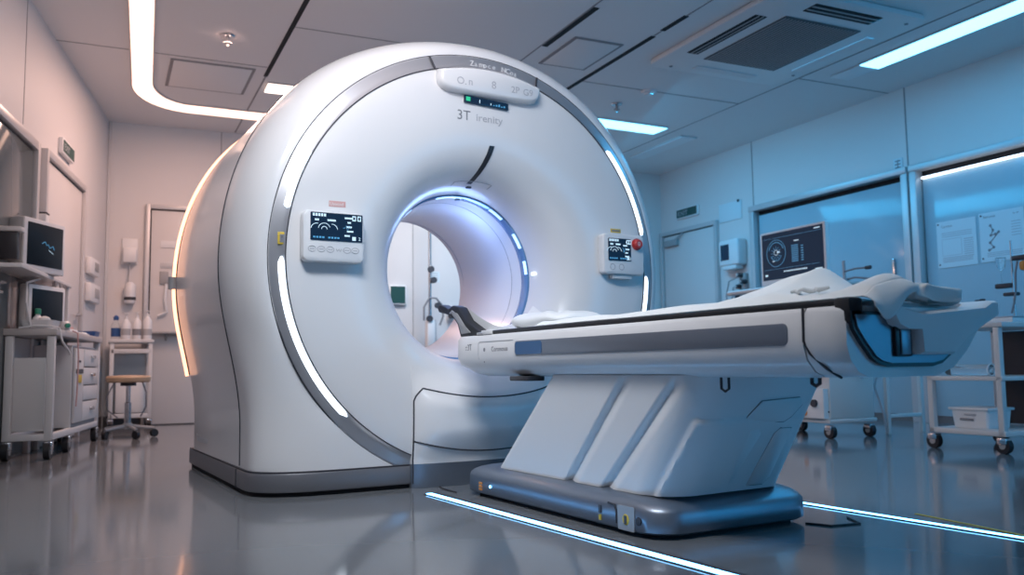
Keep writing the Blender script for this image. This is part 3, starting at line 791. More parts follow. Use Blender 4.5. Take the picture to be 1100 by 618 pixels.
# U shaped end: dark groove, grey inner panel, outer lip
MX=frameM((0,0,0),(0,1,0),(0,0,1),(1,0,0))
o1=[(-.238,.642),(-.228,.600),(-.200,.566),(-.165,.530),(-.140,.517),(-.105,.511),(.050,.511),(.090,.518),(.125,.538),(.185,.592),(.240,.638)]
m=MB(); m.prism(o1[::-1],2.245,2.262,BLACKP,M=MX); m.build('end_groove',eb)
m=MB(); m.prism(inset(o1[::-1],.009),2.25,2.267,GREYM,M=MX); m.build('end_panel',eb)
m=MB(); m.box(2.268,2.276,-.10,-.04,.535,.612,BLACKP,.004); m.box(2.276,2.280,-.085,-.05,.54,.60,GREYM,.003); m.build('latch',eb)
# foot tray: white trough hung over the end
def tray(y0,y1,yb0,yb1,zt,zb): return [(y0,zt),(yb0,zb),(yb1,zb),(y1,zt)]
m=MB()
rings=[]
for x,e in ((2.20,.0),(2.285,.0),(2.297,.006)):
    rings.append([(x,y,z) for y,z in [(-.15+e,.668-e),(-.115+e,.612),(-.085+e,.600),(-.035+e,.60),(-.030+e,.54+e),(.10-e,.54+e),(.155-e,.585),(.285-e,.640),(.285-e,.676-e),(.255,.676-e),(.225,.662-e),(-.02,.640-e),(-.08,.650-e)]])
m.loft(rings,WHITE2); m.build('foot_tray',T,sharp=50)
# long grey inlay with a blue reflection at one end, lettering
def side_prism(mt,x0,x1,z0,z1,r,y,d,par,name):
    m=MB(); m.prism(rrect(x1-x0,z1-z0,r,cx=(x0+x1)/2,cy=(z0+z1)/2),-.002,d,mt,M=frameM((0,y,0),(1,0,0),(0,0,1),(0,-1,0)),bev=.0015); return m.build(name,par)
inl=side_prism(GREYM,.735,2.085,.566,.621,.016,YN-.0005,.004,T,'side_inlay')
m=MB(); m.prism(rrect(.19,.047,.012,cx=.838,cy=.5935),.0035,.0055,mat('blue_reflection',(.03,.09,.20),.2,metal=.3,emit=(.03,.16,.45),es=.10),M=frameM((0,YN,0),(1,0,0),(0,0,1),(0,-1,0))); m.build('blue_reflection',inl)  # reflected blue light painted as a faintly glowing plate
m=MB(); m.text('3T',.038,INK,FNY((.335,YN-.0015,.594)),sx=.9); m.box(.318,.330,YN-.0022,YN-.001,.606,.609,INK); m.box(.318,.330,YN-.0022,YN-.001,.596,.599,INK); m.build('table_lettering',T)
m=MB()
m.tube([(.72,YN-.001,.6265),(.445,YN-.001,.6265),(.435,YN-.001,.620),(.435,YN-.002,.575),(.44,YN-.001,.555)],.0012,INKL,5)
m.text('Coronosua',.028,INK,FNY((.545,YN-.0015,.586)),sx=1.05); m.lathe([(.010,0),(.008,.002)],INK,8,M=FNY((.485,YN,.594))); m.lathe([(.003,0),(.003,.002)],INK,8,M=FNY((.485,YN,.545)));m.build('side_label',T)
# black rails and mattress on the cradle
m=MB(); m.box(.44,2.26,-.236,-.200,.654,.672,BLACK,.006); m.box(2.215,2.262,-.240,-.19,.612,.674,BLACK,.008); m.build('edge_rail',T)
m=MB(); m.box(.44,2.26,.245,.281,.654,.672,BLACK,.006); m.build('edge_rail',T)
def matt(u,v):
    x=.30+1.92*u; y=-.199+.443*v
    z=.676+.004*math.sin(9*x)-.010*(1-abs(2*v-1)**2)
    return (x,y,z)
m=MB(); rings=[]
for i in range(40):
    x=.30+1.92*i/39; p=[]
    for j in range(15):
        v=j/14; y=-.199+.443*v; z=.680-.010*(1-abs(2*v-1)**2)
        if j in (0,14): z-=.008
        p.append((x,y,z))
    p+=[(x,.244,.655),(x,-.199,.655)]
    rings.append(p)
m.loft(rings,MATT); m.build('mattress',T,sharp=50)
m=MB(); m.box(.44,.53,-.243,-.195,.655,.674,WHITE2,.004); m.box(.40,.46,-.243,-.205,.654,.667,INKL,.004); m.build('rail_clip',T)
# loops under the body
m=MB(); m.tube([(1.78,-.19,.486),(1.78,-.19,.455),(1.795,-.19,.447),(1.81,-.19,.455),(1.81,-.19,.486)],.004,SEAM,6); m.build('cable_hook',T)
m=MB(); m.tube([(2.10,-.19,.486),(2.10,-.19,.472),(2.112,-.19,.466),(2.124,-.19,.472),(2.124,-.19,.486)],.005,SEAM,6); m.build('cable_hook',T)
m=MB(); m.box(.66,.80,-.235,-.16,.470,.488,BLACKP,.004); m.build('release_lever',T)
# head coil holder: black folded bracket with pale shell
m=MB()
bk=[(-.045,.800),(-.015,.812),(.072,.786),(.115,.800),(.168,.788),(.235,.728),(.375,.672),(.375,.657),(.195,.657),(.165,.712),(.135,.735),(.07,.760),(-.03,.778)]
m.prism(bk,.165,.215,BLACK,M=FNY((0,0,0)),bev=.006)
hc=m.build('head_bracket',T,sharp=50)
m=MB(); m.prism([(.105,.772),(.17,.762),(.25,.70),(.30,.672),(.215,.668),(.185,.715)],.2155,.221,GREYP,M=FNY((0,0,0)),bev=.002); m.build('bracket_cover',hc)
m=MB(); m.tube([(.10,-.219,.765),(.125,-.221,.775),(.15,-.221,.765)],.003,INKL,6); m.build('bracket_clip',hc)
m=MB(); rings=[]
for i in range(16):
    u=i/15; x=.13+.40*u; h=.125*(1-u)**1.6+.010
    p=[]
    for j in range(13):
        v=j/12; y=-.165+.36*v; z=.668+h*(1.0-.72*math.sin(math.pi*v)**.7)+.004
        p.append((x,y,z))
    p+=[(x,.195,.66),(x,-.165,.66)]
    rings.append(p)
m.loft(rings,WHITE2); m.build('head_shell',T,sharp=50)
# pillow and draped sheet lie on the table
def lump(x,y,c,s,h): return h*math.exp(-((x-c[0])/s[0])**2-((y-c[1])/s[1])**2)
m=MB()
def pil(u,v):
    a=2*math.pi*u; ph=math.pi*(v-.5); c=math.cos(ph)
    se=lambda t,k: math.copysign(abs(t)**k,t)
    return (.60+.20*se(math.cos(a),.6)*abs(c)**.5,.03+.155*se(math.sin(a),.6)*abs(c)**.5,.709+.034*math.sin(ph)+.004*math.sin(40*u))
m.grid(pil,48,18,MATT,wrapu=True); tag(m.build('head_pillow'),'soft white pillow at the bore end of the table','pillow')
def sheet_z(x,y):
    z=.694+.002*math.sin(14*x+5*y)+.001*math.sin(31*x-17*y)
    c=1.93-.10*(y-.05)
    dx=(c-x)/.60 if x<c else (x-c)/.15
    z+=.094*max(0,1-dx)**1.55*math.exp(-((y-.06)/.15)**2)
    e=sm((y+.20)/.16)
    z+=.010*math.exp(-((x-2.08)/.10)**2)*e
    by=(y+.065)/.10 if y<-.065 else (y+.065)/.05
    z+=.042*math.exp(-((x-2.235)/.055)**2)*math.exp(-by**2)
    z+=.0025*math.sin(38*x+26*y)*max(0,1-dx)+.004*math.sin(22*x+9*y)*math.exp(-((x-1.75)/.4)**2)*max(0,math.sin(math.pi*(y+.2)/.45))
    return .675+(z-.675)*sm((y+.212)/.05)
def sh_y(x,v):
    k=sm((x-2.06)/.15); return -.208+(.446*(1-k)+.165*k)*v
m=MB()
m.grid(lambda u,v:(.80+1.475*u,sh_y(.80+1.475*u,v)+.003*math.sin(13*u+2),sheet_z(.80+1.475*u,sh_y(.80+1.475*u,v))),150,64,SHEET)
def hang(u,v):
    y=sh_y(2.275,v); z0=sheet_z(2.275,y); L=.018+.062*sm((-.045-y)/.12)*sm((y+.215)/.05)+.005*math.sin(19*y)
    return (2.275+.030*math.sin(math.pi*min(1,u*1.3)/2)+.003*math.sin(30*y)*u, y+.006*u*math.sin(17*y), z0-(L+max(0,z0-.70)*.9)*u**1.2)
m.grid(hang,16,64,SHEET)
tag(m.build('drape_sheet',solid=.0025,sharp=80),'white paper sheet raised in a peak and draped over the table foot','sheet')
m=MB()
def towel(u,v):
    a=2*math.pi*u; ph=math.pi*(v-.5); se=lambda t,k: math.copysign(abs(t)**k,t)
    c=se(math.cos(ph),.35); n=.004*math.sin(5*a+3*ph)+.003*math.sin(9*a-2)
    return (2.235+(.040+n)*se(math.cos(a),.45)*c, .085+(.10+n)*se(math.sin(a),.45)*c, .690+.020*se(math.sin(ph),.5)+n*.5-.006*math.sin(a))
m.grid(towel,60,22,SHEET,wrapu=True); tag(m.build('folded_towel',sharp=70),'thick folded white towel lying in the tray at the table foot','towel')
m=MB()
m.tube([(2.02+.010*k,-.165+.010*math.sin(k*1.1),.706+.003*math.sin(k*1.7)) for k in range(13)],[.004+.003*abs(math.sin(k*.8)) for k in range(13)],SHEET,8)
tag(m.build('tissue_strip'),'small twisted tissue lying on the near edge of the table rail','tissue')

# ================================================================== LEFT BENCH
def castor(parent,x,y,r=.055,name='castor'):
    m=MB(); m.box(x-.03,x+.03,y-.026,y+.026,r*1.15,r*2.0,CHROME,.006); c=m.build(name,parent)
    m=MB(); m.cyl((x,y-.018,r),(x,y+.018,r),r,BLACK,n=22); m.cyl((x,y-.021,r),(x,y+.021,r),r*.45,GREYP,n=16); m.build('wheel',c)
    return c
S0,S1,ND=1.86,3.36,.315
B=thing('workbench','white lab workbench on castors along the left wall','workbench',LWP(0,0),RZ_L)
m=MB(); m.box(S0,S1+.02,.015,ND,.755,.795,BEIGE,.006); m.build('worktop',B)
for (s,n) in ((S1-.02,ND-.035),(S1-.02,.05),(S0+.03,ND-.035),(S0+.03,.05)):
    m=MB(); m.box(s-.022,s+.022,n-.022,n+.022,.115,.755,CARTW,.005); m.build('leg',B)
    castor(B,s,n)
castor(B,2.84,ND-.035)
m=MB(); m.box(S0+.01,S1,ND-.055,ND-.015,.115,.155,CARTW,.004); m.build('frame_rail',B); m=MB(); m.box(S1-.04,S1,.04,ND-.02,.115,.155,CARTW,.004); m.build('frame_rail',B); m=MB(); m.box(S0+.01,S1,.03,.07,.115,.155,CARTW,.004); m.build('frame_rail',B)
m=MB(); m.box(S1-.06,S1-.045,.03,ND-.07,.17,.62,CARTW,.004); m.build('end_panel',B)
m=MB(); m.box(S0+.02,S1-.10,.02,.035,.16,.75,CARTP); m.build('back_panel',B)
# drawer pedestal under the worktop
D=thing('drawer_unit','white drawer unit of stacked drawers under the left bench','drawers',LWP(0,0,.155),RZ_L)
m=MB(); m.box(1.93,2.78,.05,ND-.03,0.001,.555,CARTW,.004); m.build('cabinet',D)
m=MB(); m.box(1.95,2.76,ND-.031,ND-.027,.0,.55,WALLJ); m.build('front_gap',D)
for z0,z1,x1 in ((.415,.535,2.47),(.285,.405,2.48),(.175,.275,2.48),(.03,.165,2.48)):
    m=MB(); m.box(1.955,x1,ND-.027,ND-.010,z0,z1,CARTW,.004); d=m.build('drawer',D)
    if z0!=.175:
        xm=2.18; m=MB(); m.box(xm-.06,xm+.06,ND-.010,ND+.004,(z0+z1)/2,(z0+z1)/2+.022,CHROME,.005); m.build('handle',d)
m=MB(); m.box(2.49,2.755,ND-.027,ND-.010,.03,.535,CARTW,.004); dd=m.build('side_door',D)
m=MB(); m.box(2.60,2.70,ND-.010,ND-.006,.44,.455,INKD); m.build('label_slot',dd)
m=MB(); m.box(2.57,2.70,ND-.010,ND-.004,.30,.355,YELLOW,.002); m.box(2.52,2.74,ND-.010,ND-.005,.365,.395,INKD); m.build('yellow_sticker',dd)
# rack shelf above the bench
K=thing('rack_shelf','pale upper shelf on posts standing on the left bench','shelf',LWP(0,0,.796),RZ_L)
m=MB(); m.box(2.42,3.75,.015,.20,.335,.360,CARTW,.004); m.build('shelf_board',K)
for s in (2.46,2.80):
    m=MB(); m.box(s-.02,s+.02,.155,.19,0,.335,CARTW,.004); m.build('post',K)
for s in (2.65,2.78,2.92):
    m=MB(); m.tube([(s,.195,.335),(s,.20,.30),(s,.18,.27)],.005,GREYP,6); m.build('hook',K)
SCREEN2 = mat('matt_screen', (.012,.016,.022), .4, spec=.15)
def monitor_box(label, loc, rz, w, h, d, trace, flat=False):
    t=thing('monitor',label,'monitor',loc,rz)
    m=MB(); m.box(-w/2,w/2,-d,0,0,h,CARTP if not flat else CARTW,.012); m.build('housing',t)
    m=MB(); m.box(-w/2,w/2,0,.02,0,h,WHITE2,.01); m.build('bezel',t)
    m=MB(); m.box(-w/2+.03,w/2-.03,.02,.023,.04,h-.028,SCREEN2,.004)
    if trace:
        m.tube([(.04-.016*k,.0236,h*.55+.006*((k*7)%5)-.004*k) for k in range(9)],.002,SCR_B,5)
        m.tube([(-.03-.01*k,.0236,h*.45-.004*k) for k in range(6)],.0015,SCR_T,5)
    m.build('screen',t)
    return t
monitor_box('boxy grey monitor on the upper shelf at the left', LWP(3.17,.17,1.157), RZ_L-.36, .42,.335,.085,True)
monitor_box('lower dark monitor standing on the left bench under the shelf', LWP(3.06,.17,.796), RZ_L-.36, .38,.29,.05,False,True)
# bench clutter
def bottle(name,label,loc,prof,mt,cap=None,capmt=None,cat='bottle',group=None,band=None):
    t=thing(name,label,cat,loc,0,group)
    m=MB(); m.lathe(prof,mt,20); m.build('bottle_body',t)
    if cap: m=MB(); m.lathe(cap,capmt,16); m.build('cap',t)
    if band: m=MB(); m.lathe(band[0],band[1],20); m.build('label_band',t)
    return t
t=thing('bench_tray','white rounded tray on the front of the left bench','tray',LWP(3.24,.19,.796),RZ_L)
m=MB(); m.prism(rrect(.20,.17,.03),0,.008,WHITE2); 
m.loft([[(x,y,.008) for x,y in rrect(.20,.17,.03)],[(x,y,.055) for x,y in rrect(.23,.20,.035)],[(x,y,.055) for x,y in rrect(.215,.185,.032)],[(x,y,.012) for x,y in rrect(.185,.155,.027)]],WHITE2,caps=False); m.build('tray_shell',t)
BP=[(.035,0),(.038,.01),(.038,.09),(.018,.115),(.018,.13)]
bottle('squeeze_bottle','white squeeze bottle with green cap on the bench tray',LWP(3.20,.165,.806),[(r*.8,z*.7) for r,z in BP],WHITE2,[(.018,.088),(.018,.12),(.01,.125)],GREENP)
t=thing('glove_bundle','rounded white bundle with a green tip in the bench tray','bundle',LWP(3.27,.22,.806),0)
m=MB(); m.lathe([(.005,.0),(.03,.002),(.040,.03),(.032,.06),(.01,.072)],WHITE2,24); m.build('bundle_body',t)
m=MB(); m.lathe([(.014,.0),(.016,.01),(.012,.022)],GREENP,14,M=Matrix.Translation((.02,.028,.012))); m.build('green_tip',t)
m=MB(); m.tube([LWP(3.36,.10,.80),LWP(3.37,.20,.815),LWP(3.37,.27,.812),LWP(3.36,.325,.80),LWP(3.37,.345,.72),LWP(3.30,.37,.66),LWP(3.22,.36,.64)],.006,WHITE2,8)
tag(m.build('white_tube'),'white tube bending down over the front edge of the left bench','tube')
m=MB(); m.tube([LWP(2.86,.30,.803),LWP(2.84,.328,.79),LWP(2.83,.335,.62),LWP(2.835,.335,.42),LWP(2.84,.33,.30)],.005,PINKL,8)
tag(m.build('pink_tube'),'pinkish tube hanging down beside the drawer unit','tube')
m=MB(); m.tube([LWP(3.34,.16,.80),LWP(3.42,.15,.95),LWP(3.34,.13,1.08),LWP(3.1,.15,1.13)],.007,WHITE2,8)
tag(m.build('white_tube'),'white tube rising in a loop up to the left shelf','tube')
t=thing('instrument_box','flat dark topped instrument on the bench beside the lower monitor','instrument',LWP(2.66,.20,.796),RZ_L)
m=MB(); m.box(-.13,.13,-.07,.07,0,.028,WHITE2,.008); m.build('case',t)
m=MB(); m.box(-.08,.06,-.05,.05,.028,.045,PINKL,.006); m.build('lid',t)
t=thing('folded_cloth','flat pale folded cloths on the far end of the bench','cloth',LWP(2.30,.20,.796),RZ_L)
m=MB(); m.box(-.12,.10,-.08,.08,0,.012,WHITE2,.005); m.build('lower_cloth',t)
m=MB(); m.box(-.09,.08,-.06,.07,.012,.022,SHEET,.005); m.build('upper_cloth',t)
def flask(label,loc,h,r):
    t=thing('glass_flask',label,'flask',loc,0)
    m=MB(); m.lathe([(r,0),(r*1.02,.01),(r*.35,h*.6),(r*.3,h*.92),(r*.4,h)],CLEAR,20); m.build('flask_body',t)
    m=MB(); m.lathe([(r*.88,.004),(r*.6,h*.25)],WHITE2,20); m.build('contents',t)
flask('clear glass flask on the middle of the left bench',LWP(2.45,.09,.796),.15,.04)
flask('small clear flask near the far end of the left bench',LWP(2.08,.09,.796),.12,.03)
t=thing('lying_bottle','white bottle lying on its side behind the bench tray','bottle',LWP(3.05,.285,.796+.032),RZ_L+.5)
m=MB(); m.lathe([(.026,-.06),(.031,-.05),(.031,.04),(.014,.06)],WHITE2,20,M=Matrix.Rotation(R(90),4,'Y')); m.build('bottle_body',t)
m=MB(); m.lathe([(.015,.06),(.015,.085),(.010,.088)],GREENP,16,M=Matrix.Rotation(R(90),4,'Y')); m.build('cap',t)
# wall hung drip items between the doors
t=thing('drip_bag','clear drip bag with orange label hanging beside the left door','drip bag',LWP(2.63,.05,1.22),RZ_L)
m=MB(); m.box(-.055,.055,0,.03,-.03,.17,CLEAR,.014); m.build('bag',t)
m=MB(); m.box(-.035,.035,.03,.033,.0,.07,ORANGEL,.002); m.build('orange_label',t)
m=MB(); m.box(-.05,.05,0,.04,.17,.235,INKD,.01); m.box(-.14,-.05,.01,.03,.215,.235,WHITE2,.006); m.build('pump_clamp',t)
m=MB(); m.tube([(0,.015,-.03),(-.02,.02,-.2),(.02,.03,-.35),(.07,.05,-.42)],.005,PINKL,6); m.build('drip_line',t)
t=thing('wall_clip','small pale clip fixed between the two left doors','clip',LWP(2.66,.05,1.60),RZ_L)
m=MB(); m.box(-.05,.05,-.05,.03,-.05,.02,WHITE2,.008); m.build('clip_body',t)
m=MB(); m.box(-.045,.045,-.05,.032,.022,.032,INKD,.003); m.build('clip_edge',t)
t=thing('pump_holder','dark slim holder with a black disc on the left wall by the shelf','holder',LWP(3.50,0.0,1.20),RZ_L)
m=MB(); m.box(-.03,.03,0.001,.12,.0,.17,BLACKP,.01); m.build('holder_body',t)
m=MB(); m.box(-.04,.04,.0,.14,.17,.20,CARTW,.008); m.build('holder_top',t)

# second table by the back wall
t=thing('side_table','white side table against the back wall behind the stool','table',W(-5.36,-1.36),RY)
A0,A1,B0,B1=-.25,.22,-.21,.18
m=MB(); m.box(A0,A1,B0,B1,.80,.83,CARTW,.005); m.build('tabletop',t)
for x,y in ((A1-.03,B1-.03),(A1-.03,B0+.03),(A0+.03,B1-.03),(A0+.03,B0+.03)):
    m=MB(); m.box(x-.018,x+.018,y-.018,y+.018,.10,.80,CARTW,.004); m.build('leg',t); castor(t,x,y,.045)
m=MB(); m.box(A1-.05,A1-.012,B0+.02,B1-.02,.10,.14,CARTW,.004); m.build('frame_rail',t); m=MB(); m.box(A1-.05,A1-.012,B0+.02,B1-.02,.70,.74,CARTW,.004); m.build('frame_rail',t)
m=MB(); m.box(A0+.02,A0+.035,B0+.03,B1-.03,.15,.70,CARTP); m.build('back_panel',t)
m=MB(); m.box(-.15,.08,-.14,.12,.141,.46,WHITE2,.01); m.build('storage_box',t)
t=thing('blue_tray','shallow blue tray on the far end of the left bench','tray',LWP(2.0,.235,.796),RZ_L)
m=MB(); m.loft([[(x,y,0) for x,y in rrect(.20,.12,.02)],[(x,y,.04) for x,y in rrect(.22,.14,.022)],[(x,y,.04) for x,y in rrect(.205,.125,.02)],[(x,y,.006) for x,y in rrect(.19,.11,.018)]],BLUEP); m.build('tray_shell',t)
bottle('wash_bottle','clear wash bottle with blue cap on the side table',W(-5.30,-1.51,.831),[(.04,0),(.042,.01),(.042,.13),(.02,.17),(.02,.185)],CLEAR,[(.024,.185),(.024,.215),(.01,.23)],BLUEP,band=([(.043,.03),(.043,.11)],BLUEP))
t0=None
for i,(a,b,lab) in enumerate(((-5.22,-1.425,'white pump bottle nearest the blue tray on the side table'),(-5.24,-1.33,'middle white pump bottle with dark label on the side table'),(-5.24,-1.238,'right hand white pump bottle on the side table'))):
    h=.15+.015*i
    t=bottle('pump_bottle',lab,W(a,b,.831),[(.036,0),(.04,.01),(.04,h),(.02,h+.03),(.016,h+.04)],WHITE2,[(.016,h+.04),(.016,h+.06),(.006,h+.062),(.006,h+.085),(.02,h+.086),(.02,h+.095)],WHITE2,group='pump bottles on the side table',band=([(.041,.04),(.041,.10)],INK if i==1 else CARTP))
t=thing('wall_bracket_shelf','small grey wall shelf left of the scanner above the side table','shelf',W(AB,-1.05,.90),RY-math.pi/2)
m=MB(); m.box(-.16,.16,0,.14,0,.02,GREYP,.004); m.build('shelf_board',t)
m=MB(); m.prism([(0,0),(.12,0),(0,-.08)],-.01,.01,GREYP,M=frameM((0,0,0),(0,1,0),(0,0,1),(1,0,0))); m.build('bracket',t)
# stool
t=thing('lab_stool','round tan topped stool on a five castor base','stool',W(-3.97,-1.42),RY+.3)
m=MB(); m.lathe([(.02,.440),(.150,.442),(.165,.452),(.168,.480),(.158,.495),(.05,.500),(.01,.500)],TAN,36); m.build('seat',t)
m=MB(); m.lathe([(.06,.415),(.06,.440)],BLACKP,20); m.build('seat_plate',t)
m=MB(); m.lathe([(.026,.10),(.026,.28),(.018,.285),(.018,.42)],CHROME,18); m.build('column',t)
m=MB(); m.lathe([(.04,.07),(.04,.105),(.028,.12)],GREYP,18)
m.build('hub',t)
for k in range(5):
    a=R(72*k); m=MB(); m.tube([(.03*math.cos(a),.03*math.sin(a),.09),(.20*math.cos(a),.20*math.sin(a),.072)],[.018,.012],GREYP,8); lg=m.build('base_arm',t)
    m=MB(); M=Matrix.Translation((.20*math.cos(a),.20*math.sin(a),0))@Matrix.Rotation(a+.5,4,'Z'); m.cyl((0,-.014,.032),(0,.014,.032),.031,BLACK,n=18,M=M); m.cyl((0,0,.05),(0,0,.072),.008,CHROME,n=8,M=M); m.build('castor',lg)
m=MB(); m.tube([(.09,.08,.44),(.12,.10,.36),(.12,.10,.25),(.09,.07,.17)],.006,INK,6); m.build('lever_cable',t); m=MB(); m.tube([(-.06,-.09,.44),(-.11,-.13,.33),(-.11,-.12,.22),(-.05,-.06,.16)],.006,INK,6); m.build('lever_cable',t)

# seen through the bore: drip stand, panel and screen against the back wall
t=thing('drip_stand','slim stand with hoses and valves seen through the bore','stand',W(-5.40,1.66),RY)
m=MB(); m.cyl((0,0,.05),(0,0,2.25),.018,CHROME,n=14); m.build('pole',t)
for k in range(5):
    a=R(72*k+20); m=MB(); m.tube([(0,0,.07),(.16*math.cos(a),.16*math.sin(a),.02)],[.016,.018],CHROME,8); m.build('foot_arm',t)
for z,y in ((1.62,.0),(1.50,.03),(1.22,.08),(1.07,-.02)):
    m=MB(); m.cyl((.02,y,z),(.06,y,z),.035,INKD,n=16); m.build('valve',t)
m=MB(); m.tube([(.03,-.08,1.05),(.03,-.08,1.2),(.04,-.02,1.30),(.04,.06,1.30),(.04,.13,1.22),(.04,.14,1.1),(.04,.10,1.0)],.012,INK,8); m.build('hose',t)
m=MB(); m.box(-.05,.05,-.05,.05,.72,1.06,WHITE2,.02); m.build('pump_box',t)
m=MB(); m.tube([(.03,.05,1.06),(.03,.06,.8),(.03,.03,.5)],.01,INKL,8); m.build('drip_line',t)
t=thing('wall_notice','small pale printed notice seen through the bore','notice',W(AB,1.80,1.57),RY-math.pi/2)
m=MB(); m.box(-.07,.07,0,.006,-.06,.06,PAPER); m.build('notice_sheet',t)
m=MB()
for k in range(4): m.box(-.05,.05,.006,.0066,.035-k*.025,.043-k*.025,INKL)
m.build('print',t)
t=thing('wall_panel','dark teal wall panel at the left edge of the bore view','panel',W(AB,1.36,1.35),RY-math.pi/2)
m=MB(); m.box(-.10,.10,0,.04,-.11,.11,WHITE2,.008); m.build('panel_case',t)
m=MB(); m.box(-.085,.085,.04,.043,-.095,.095,EXITG); m.build('panel_face',t)
t=thing('wall_valve','small dark wall valve at the right edge of the bore view','valve',W(AB,2.0,1.13),RY-math.pi/2)
m=MB(); m.box(-.05,.05,0,.03,-.06,.10,WHITE2,.008); m.build('valve_plate',t)
m=MB(); m.cyl((0,.03,0),(0,.09,0),.04,INKD,n=16); m.build('valve_knob',t)
t=thing('wall_ledge','narrow dark ledge low in the bore view','ledge',W(AB,1.98,.82),RY-math.pi/2)
m=MB(); m.box(-.22,.12,0,.12,0,.03,GREYP,.005); m.build('ledge_board',t)
m=MB(); m.box(-.2,.1,0,.02,-.06,0,GREYP,.004); m.build('ledge_bracket',t)

# ================================================================== RIGHT SIDE CARTS
# equipment trolley with monitor
t=thing('equipment_trolley','white equipment trolley with slanted side panel and castors','trolley',W(-.86,2.97),RY)
m=MB(); m.box(-.62,0,0.01,.43,.135,.60,CARTW,.012); m.build('cabinet',t)
m=MB(); m.box(-.74,.01,-.01,.44,.105,.135,CARTW,.008); m.build('base_tray',t)
m=MB(); m.prism([(-.34,.137),(-.015,.137),(-.015,.345),(-.085,.345),(-.20,.205)],0,.05,WHITE2,M=FNY((0,.012,0)),bev=.006); sp=m.build('slanted_panel',t)
m=MB(); m.cyl((-.095,-.036,.245),(-.095,-.06,.245),.026,INKD,n=20); m.build('knob',sp)
m=MB(); m.cyl((-.195,-.037,.175),(-.195,-.046,.175),.022,ORANGEL,n=16); m.build('orange_knob',sp)
m=MB(); m.box(-.30,-.01,.0,.012,.18,.19,SEAM); m.build('panel_gap',t)
for x,y in ((-.03,.03),(-.70,.03),(-.03,.40),(-.70,.40)): castor(t,x,y,.045)
m=MB(); m.box(-.50,-.10,.08,.38,.60,1.00,CARTP,.01); m.build('column_box',t)
m=MB(); m.box(-.86,.05,.02,.40,1.075,1.10,CARTW,.008); m.box(-.50,-.10,.10,.36,1.0,1.075,CARTW,.006); m.build('top_shelf',t)
m=MB(); m.tube([(-1.06,.02,1.095),(-.86,.02,1.095),(-.1,.02,1.095)],.020,CARTW,12); m.build('handle_bar',t)
m=MB(); m.tube([(-.02,.20,.62),(.02,.22,.50),(.016,.30,.42),(.02,.36,.50),(.02,.33,.62)],.008,INKL,8); m.build('cable',t)
t=thing('monitor','wide dark monitor with scan graphics on the right trolley','monitor',W(-1.355,3.17,1.101),RY)
m=MB(); m.prism(rrect(.70,.425,.012,cy=.25),-.02,.02,WHITE2,M=FNY((0,0,0)),bev=.006); m.build('bezel',t)
m=MB(); m.prism(rrect(.655,.365,.004,cy=.262),.0195,.022,SCREEN,M=FNY((0,0,0)))
def S(x,z): return (x,-.0225,z)
def circ(cx,cz,r,a0,a1,mt,w=.0018): m.tube([S(cx+r*math.cos(R(a0+(a1-a0)*k/30)),cz+r*math.sin(R(a0+(a1-a0)*k/30))) for k in range(31)],w,mt,5)
circ(-.17,.285,.105,0,360,SCR_B); circ(-.17,.285,.085,20,160,SCR_B,.0025); circ(-.17,.285,.06,200,340,SCR_B); circ(-.17,.29,.02,0,360,SCR_T)
for d in range(0,360,30): m.tube([S(-.17+.03*math.cos(R(d)),.285+.03*math.sin(R(d))),S(-.17+.055*math.cos(R(d)),.285+.055*math.sin(R(d)))],.0016,SCR_B,5)
m.box(-.16,-.13,-.0232,-.022,.287,.297,SCR_T); m.box(-.21,-.19,-.0232,-.022,.22,.228,SCR_T)
for k in range(9): m.box(.0,.07,-.0232,-.022,.20+k*.015,.206+k*.015,SCR_B); 
for k in range(7): m.box(.10,.125,-.0232,-.022,.20+k*.018,.206+k*.018,SCR_B)
m.box(.03,.08,-.0232,-.022,.355,.362,SCR_T)
for k in range(14): m.box(-.09+k*.018,-.078+k*.018,-.0232,-.022,.13,.14,SCR_T)
m.box(-.31,.31,-.0232,-.022,.405,.4065,SCR_B); m.box(-.31,.28,-.0232,-.022,.160,.1615,SCR_B)
m.box(.24,.30,-.0232,-.022,.42,.428,SCR_T); m.box(.24,.31,-.0232,-.022,.115,.125,SCR_T); m.box(-.30,-.27,-.0232,-.022,.11,.125,SCR_T)
m.build('screen',t)
m=MB(); m.lathe([(.010,0),(.008,.003)],INKD,14,M=FNY((0,-.02,.058))); m.build('power_button',t)
m=MB(); m.box(-.05,.05,.02,.06,.0,.25,CARTW,.01); m.box(-.14,.14,-.05,.12,0,.018,CARTW,.006); m.build('stand',t)
t=thing('flexible_arm','thin dark jointed arm on a post right of the wide monitor','arm',W(-.93,3.24,1.101),RY)
m=MB(); m.cyl((0,0,0),(0,0,.16),.012,INKL,n=12); m.cyl((-.03,0,0),(.03,0,0.006),.03,INKL,n=12); m.build('post',t)
m=MB(); m.tube([(0,0,.08),(.12,-.02,.09),(.24,-.02,.085)],.007,INK,8); m.cyl((.22,-.02,.085),(.26,-.02,.085),.014,INKD,n=12); m.build('arm',t)
m=MB(); m.tube([(0,0,.02),(.10,0,.03),(.22,.0,0.01),(.30,.02,-.08)],.007,INK,8); m.build('cable',t)
# white frame standing behind the trolley
t=thing('frame_stand','tall thin white frame behind the equipment trolley','frame',W(-.93,3.60),RY)
for y in (0,.35):
    m=MB(); m.box(-.016,.016,y-.016,y+.016,0,.62,CARTW,.004); m.build('leg',t)
m=MB(); m.box(-.016,.016,-.02,.37,.62,.65,CARTW,.004); m.build('rail',t); m=MB(); m.box(-.012,.012,.0,.35,.12,.145,CARTW,.004); m.build('rail',t)
m=MB(); m.tube([(0,.02,.60),(.02,-.08,.5),(0,-.12,.35),(.02,-.06,.15),(.02,-.04,.02)],.008,INKL,8); m.build('hose',t)

